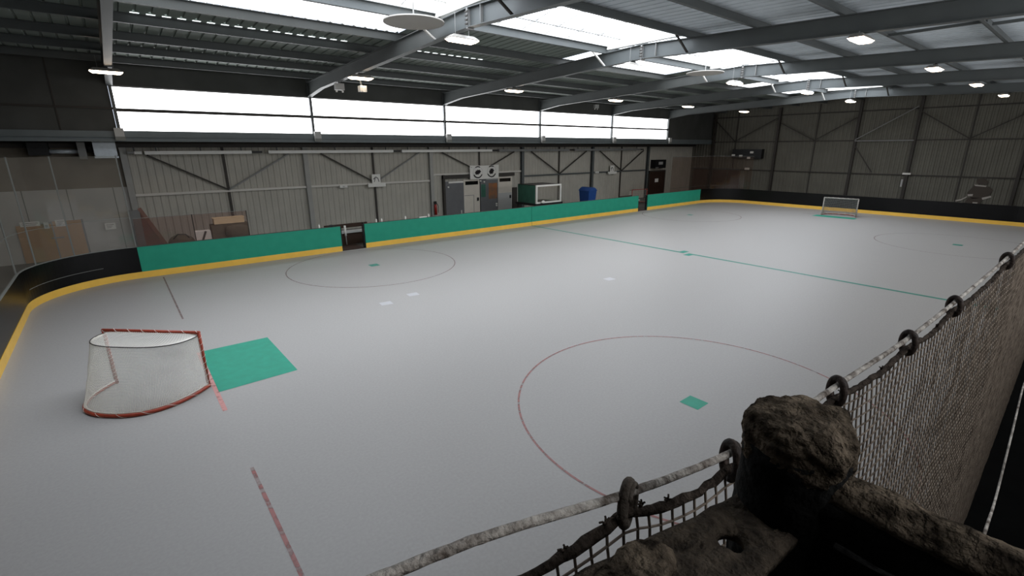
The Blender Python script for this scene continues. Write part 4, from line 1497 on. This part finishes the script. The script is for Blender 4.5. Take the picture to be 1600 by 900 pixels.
for x in (27.2, 27.62):
    part(MB().tube([(x - 0.05, 22.3, 0.12), (x + 0.05, 22.3, 0.12)], 0.12, 14), 'wheel', 'darkplastic', r)
    part(MB().tube([(x - 0.04, 21.85, 0.07), (x + 0.04, 21.85, 0.07)], 0.07, 14), 'wheel', 'darkplastic', r)

# players' bench visible through the left gate, gate sills
for (x0, x1, lb1) in ((9.3, 11.3, 'brown players bench seen through the left gate'), (30.0, 31.4, 'small brown bench seen through the right gate')):
    r = empty('players_bench', ((x0 + x1) / 2, 20.9, 0), lb1, 'bench', 'benches behind the gates')
    part(MB().box(x0, x1, 20.7, 21.1, 0.52, 0.60), 'seat', 'greypaint', r)
    part(MB().box(x0, x1, 20.78, 20.82, 0.0, 0.52), 'front_board', 'wooddark', r)
    part(MB().box(x0, x1, 21.4, 21.46, 0.66, 0.84), 'back_rail', 'wooddark', r)
    for xx in (x0 + 0.2, x1 - 0.2):
        part(MB().box(xx - 0.03, xx + 0.03, 21.0, 21.4, 0.0, 0.5).box(xx - 0.03, xx + 0.03, 21.34, 21.4, 0.5, 0.84), 'leg', 'steel_dark', r)
r = empty('gate_handle', (9.93, 20.6, 0), 'white upright stick leaning on the bench in the left gate', 'stick')
part(MB().tube([(9.96, 20.62, 0.0), (9.95, 20.66, 0.86)], 0.022, 8), 'shaft', 'greypaint', r, True)
part(MB().tube([(9.955, 20.645, 0.42), (9.95, 20.66, 0.88)], 0.045, 10), 'sleeve', 'whitepaint', r, True)
for (x0, x1, side) in ((h - A1, h - A2, 'left'), (h + A2, h + A1, 'right')):
    r = empty('gate_sill', ((x0 + x1) / 2, W + 0.05, 0), 'dark threshold board across the %s gate opening' % side, 'threshold', 'gate thresholds')
    part(MB().box(x0 + 0.06, x1 - 0.06, W + 0.05, W + 1.1, -0.004, 0.02), 'plate', 'wooddark', r)
    for xx in (x0 + 0.001, x1 - 0.061):
        part(MB().box(xx, xx + 0.06, W + 0.055, W + 0.16, -0.004, HB - 0.03), 'jamb', 'darkplastic', r)

# clutter behind the leftmost green board
r = empty('cardboard_box', (5.6, 21.5, 0), 'flat tan cardboard box on top of the dark sofa', 'box')
part(MB().box(5.12, 6.18, 21.4, 21.8, 1.32, 1.53), 'carton', 'card', r)
part(MB().box(5.10, 6.20, 21.38, 21.82, 1.53, 1.55), 'flap', 'card', r)
r = empty('sofa', (5.6, 21.3, 0), 'dark olive sofa behind the leftmost green board', 'sofa')
part(MB().box(5.0, 6.3, 21.35, 21.85, 0.1, 1.30), 'backrest', 'sofa', r)
part(lump((5.85, 21.2, 1.02), 0.42, 0.22, 0.25, 0.02, 4, 2, 30, 18, 3.0), 'cushion', 'sofa', r, True)
part(MB().box(5.0, 6.3, 20.75, 21.35, 0.1, 0.78), 'seat', 'sofa', r)
for xx in (5.05, 6.2):
    for yy in (20.8, 21.7):
        part(MB().box(xx, xx + 0.06, yy, yy + 0.06, 0, 0.1), 'leg', 'darkplastic', r)
r = empty('white_crate', (4.68, 21.2, 0), 'white crate with a dark diagonal strap left of the sofa', 'crate')
part(MB().box(4.42, 4.92, 21.1, 21.5, 0.0, 1.14), 'body', 'paper', r)
part(MB().bar((4.58, 21.09, 0.72), (4.76, 21.09, 1.14), 0.01, 0.07, (1, 0, 0)), 'strap', 'steel_dark', r)
r = empty('equipment_bag', (4.1, 21.3, 0), 'dark bag lying left of the white crate', 'bag')
part(lump((3.95, 21.3, 0.55), 0.45, 0.3, 0.52, 0.03, 3, 4, 36, 24, 2.6), 'body', 'sofa', r, True)
part(MB().tube([(3.7, 21.1, 0.95), (3.85, 21.05, 1.12), (4.1, 21.05, 1.1), (4.2, 21.1, 0.95)], 0.02, 8), 'strap', 'darkplastic', r, True)
r = empty('wooden_ramp', (3.1, 21.5, 0), 'reddish brown slanted panel beside the corner column', 'panel')
mb = MB()
mb.v = [(2.88, 21.5, 0), (3.55, 21.5, 0), (3.45, 21.5, 0.75), (2.9, 21.5, 2.1), (2.88, 21.6, 0), (3.55, 21.6, 0), (3.45, 21.6, 0.75), (2.9, 21.6, 2.1)]
mb.f = [(0, 1, 2, 3), (7, 6, 5, 4), (0, 4, 5, 1), (1, 5, 6, 2), (2, 6, 7, 3), (3, 7, 4, 0)]
part(mb, 'board', mat('reddish_board', (108, 80, 72), 0.6, 0.2, var=0.12), r)
part(MB().bar((2.9, 21.49, 2.12), (3.47, 21.49, 0.74), 0.12, 0.03, (0, 1, 0)), 'edging', mat('reddish_edge', (122, 92, 82), 0.6, 0.2), r)

# bottles standing on the cap rail
bot = [(8.5, 'white bottle on the left green board, left of the black glove'), (9.69 + 0.12, None), (10.95, 'white bottle on the green board just right of the left gate'), (11.2, 'white bottle second from the left gate on the long green board'),
       (12.35, 'white bottle on the long green board near its middle post'), (13.55, 'white bottle beside the white folded towel on the green board')]
first_b = None
for (x, lb) in bot:
    if lb is None:
        continue
    z = HB + 0.006
    if first_b is None:
        o = empty('water_bottle', (x, W + 0.022, z), lb, 'bottle', 'bottles on the green boards')
        prof = [(0.032, 0), (0.034, 0.02), (0.034, 0.11), (0.014, 0.14)]
        mb = MB()
        mb.tube([(x, W + 0.022, z + q[1]) for q in prof], 0.03, 14, rfun=lambda i, k, p: prof[i][0])
        part(mb, 'body', 'whitepaint', o, True)
        part(MB().tube([(x, W + 0.022, z + 0.138), (x, W + 0.022, z + 0.165)], 0.017, 12), 'cap', 'greypaint', o, True)
        first_b = o
    else:
        o = copy_tree(first_b, (x, W + 0.022, z))
        tag(o, lb, 'bottle', 'bottles on the green boards')
r = tag(MB().box(13.05, 13.45, W + 0.002, W + 0.04, HB + 0.006, HB + 0.05).obj('folded_towel', 'whitepaint'), 'white folded towel lying on the green board left of a bottle', 'towel')
r = empty('glove', (9.0, W + 0.02, HB), 'black glove on the left green board beside the left gate', 'glove')
part(lump((8.98, W + 0.022, HB + 0.045), 0.13, 0.03, 0.042, 0.008, 9, 6, 28, 18, 2.2), 'palm', 'darkplastic', r, True)
part(lump((9.16, W + 0.022, HB + 0.024), 0.08, 0.022, 0.02, 0.004, 9, 7, 20, 12, 2.0), 'cuff', 'darkplastic', r, True)

# ================================================================== END WALL DETAILS
# painted silhouette of a player low on the end wall
mu = empty('wall_mural', (XE - 0.08, 4.8, 0.6), 'faded painted hockey player shape low on the far end wall', 'mural')
xm = XE - 0.082


def blob(pts, name, material, x=xm):
    mb = MB()
    mb.v = [(x, y, z) for y, z in pts]
    mb.f = [tuple(range(len(pts)))]
    part(mb, name, material, mu)


blob([(5.0, 2.2), (4.62, 2.22), (4.4, 2.0), (4.5, 1.85), (4.95, 1.9)], 'helmet', 'muralbrown')
blob([(5.05, 1.8), (4.35, 1.75), (4.12, 1.55), (4.3, 1.1), (5.0, 0.95), (5.3, 1.3)], 'jersey', 'muralbrown')
blob([(5.2, 1.0), (4.5, 1.05), (4.6, 0.5), (5.35, 0.5)], 'shorts', 'muralbrown')
blob([(5.25, 1.22), (5.0, 1.25), (5.0, 1.12), (5.22, 1.1)], 'glove', 'muralpale', xm - 0.002)
blob([(4.55, 1.05), (4.15, 1.2), (4.12, 1.1), (4.5, 0.92)], 'stick_hand', 'muralpale', xm - 0.002)
blob([(4.92, 0.75), (4.68, 0.75), (4.7, 0.5), (4.9, 0.52)], 'knee_pad', 'muralpale', xm - 0.002)
blob([(5.85, 0.78), (5.5, 0.9), (5.25, 1.1), (5.25, 1.02), (5.5, 0.8), (5.85, 0.7)], 'stick', 'muralpale', xm - 0.002)
blob([(5.05, 1.84), (4.45, 1.8), (4.5, 1.72), (5.0, 1.76)], 'collar', 'muralpale', xm - 0.002)
r = empty('wall_lamp', (XE - 0.3, 8.58, 2.35), 'small white lamp with cable on the middle column of the end wall', 'lamp')
part(MB().box(XE - 0.33, XE - 0.236, 8.35, 8.8, 2.33, 2.45), 'body', 'whitepaint', r)
part(MB().box(XE - 0.26, XE - 0.236, 8.7, 8.8, 1.5, 2.0), 'conduit', 'greypaint', r)
r = empty('wall_fixture', (XE - 0.2, 19.9, 3.0), 'pale spots on a dark box at the left of the far end wall', 'lamp')
part(MB().box(XE - 0.5, XE - 0.04, 18.4, 20.9, 3.25, 4.0), 'box', 'darkplastic', r)
for (y, z) in ((20.75, 3.5), (20.1, 3.45), (19.2, 3.75), (19.4, 3.3)):
    part(MB().box(XE - 0.56, XE - 0.5, y - 0.13, y + 0.13, z - 0.08, z + 0.08), 'spot', 'whitepaint', r)  # pale flat patches on the front of the box
r = empty('sign_plate', (XE - 0.1, 19.6, 2.5), 'small bright white plate under the dark box on the end wall', 'plate')
part(MB().box(XE - 0.16, XE - 0.112, 19.4, 19.8, 2.3, 2.48), 'plate', 'whitepaint', r)
part(MB().box(XE - 0.112, XE - 0.04, 19.55, 19.65, 2.35, 2.44), 'mount', 'greypaint', r)
# brown boarding on the end wall near the corner
r = empty('wall_boarding', (XE - 0.1, 22.5, 0), 'brown boarding on the end wall in the far corner', 'boarding')
for k, (a, b) in enumerate(((24.6, 23.2), (22.7, 21.4), (21.3, 20.2))):
    part(MB().box(XE - 0.10, XE - 0.04, b, a, 0, 2.25), 'board', 'boardbrown', r)
part(MB().box(XE - 0.12, XE - 0.04, 20.2, 24.7, 2.25, 2.36), 'rail', 'steel', r)

# ================================================================== parts carried by other parts
def nest(thing, child, holder):
    for o in [q for q in bpy.data.objects if q.parent is None and q.name.split('.')[0] == thing]:
        hs = [c for c in o.children if c.name.split('.')[0] == holder]
        for c in [c for c in o.children if c.name.split('.')[0] == child]:
            if hs:
                def cen(ob):
                    bb = [Vector(b) for b in ob.bound_box]
                    return sum(bb, Vector()) / 8
                hb = min(hs, key=lambda q: (cen(q) - cen(c)).length)
                c.parent = hb


for t_, c_, h_ in (('cabin_door', 'top_pane', 'door_leaf'), ('cabin_door', 'door_handle', 'door_leaf'), ('cabin_door', 'molding', 'door_leaf'), ('cabin_door', 'lower_panel', 'door_leaf'),
                   ('double_door', 'latch', 'door_leaf'), ('corner_door', 'notice', 'door_leaf'), ('net_ring', 'gate', 'hoop'), ('emergency_sign', 'pictogram', 'plate'),
                   ('roof_rafter', 'bolt', 'splice_plate'), ('loudspeaker', 'spot_stem', 'spot'), ('cabin_front', 'poster', 'panel'), ('cabin_front', 'sticker', 'panel'),
                   ('cabin_front', 'knob', 'panel'), ('cabin_front', 'handle', 'panel'), ('ceiling_lamp', 'gear_box', 'housing'), ('fire_extinguisher', 'hose', 'valve'),
                   ('white_crate', 'strap', 'body'), ('water_bottle', 'cap', 'body'), ('banner', 'emblem', 'cloth'), ('banner', 'emblem_ring', 'cloth'),
                   ('hockey_goal', 'lacing', 'base_tube'), ('safety_net', 'dust_tuft', 'border_rope'), ('wall_heater', 'grille', 'casing'), ('scorer_booth', 'pane', 'front_frame')):
    nest(t_, c_, h_)
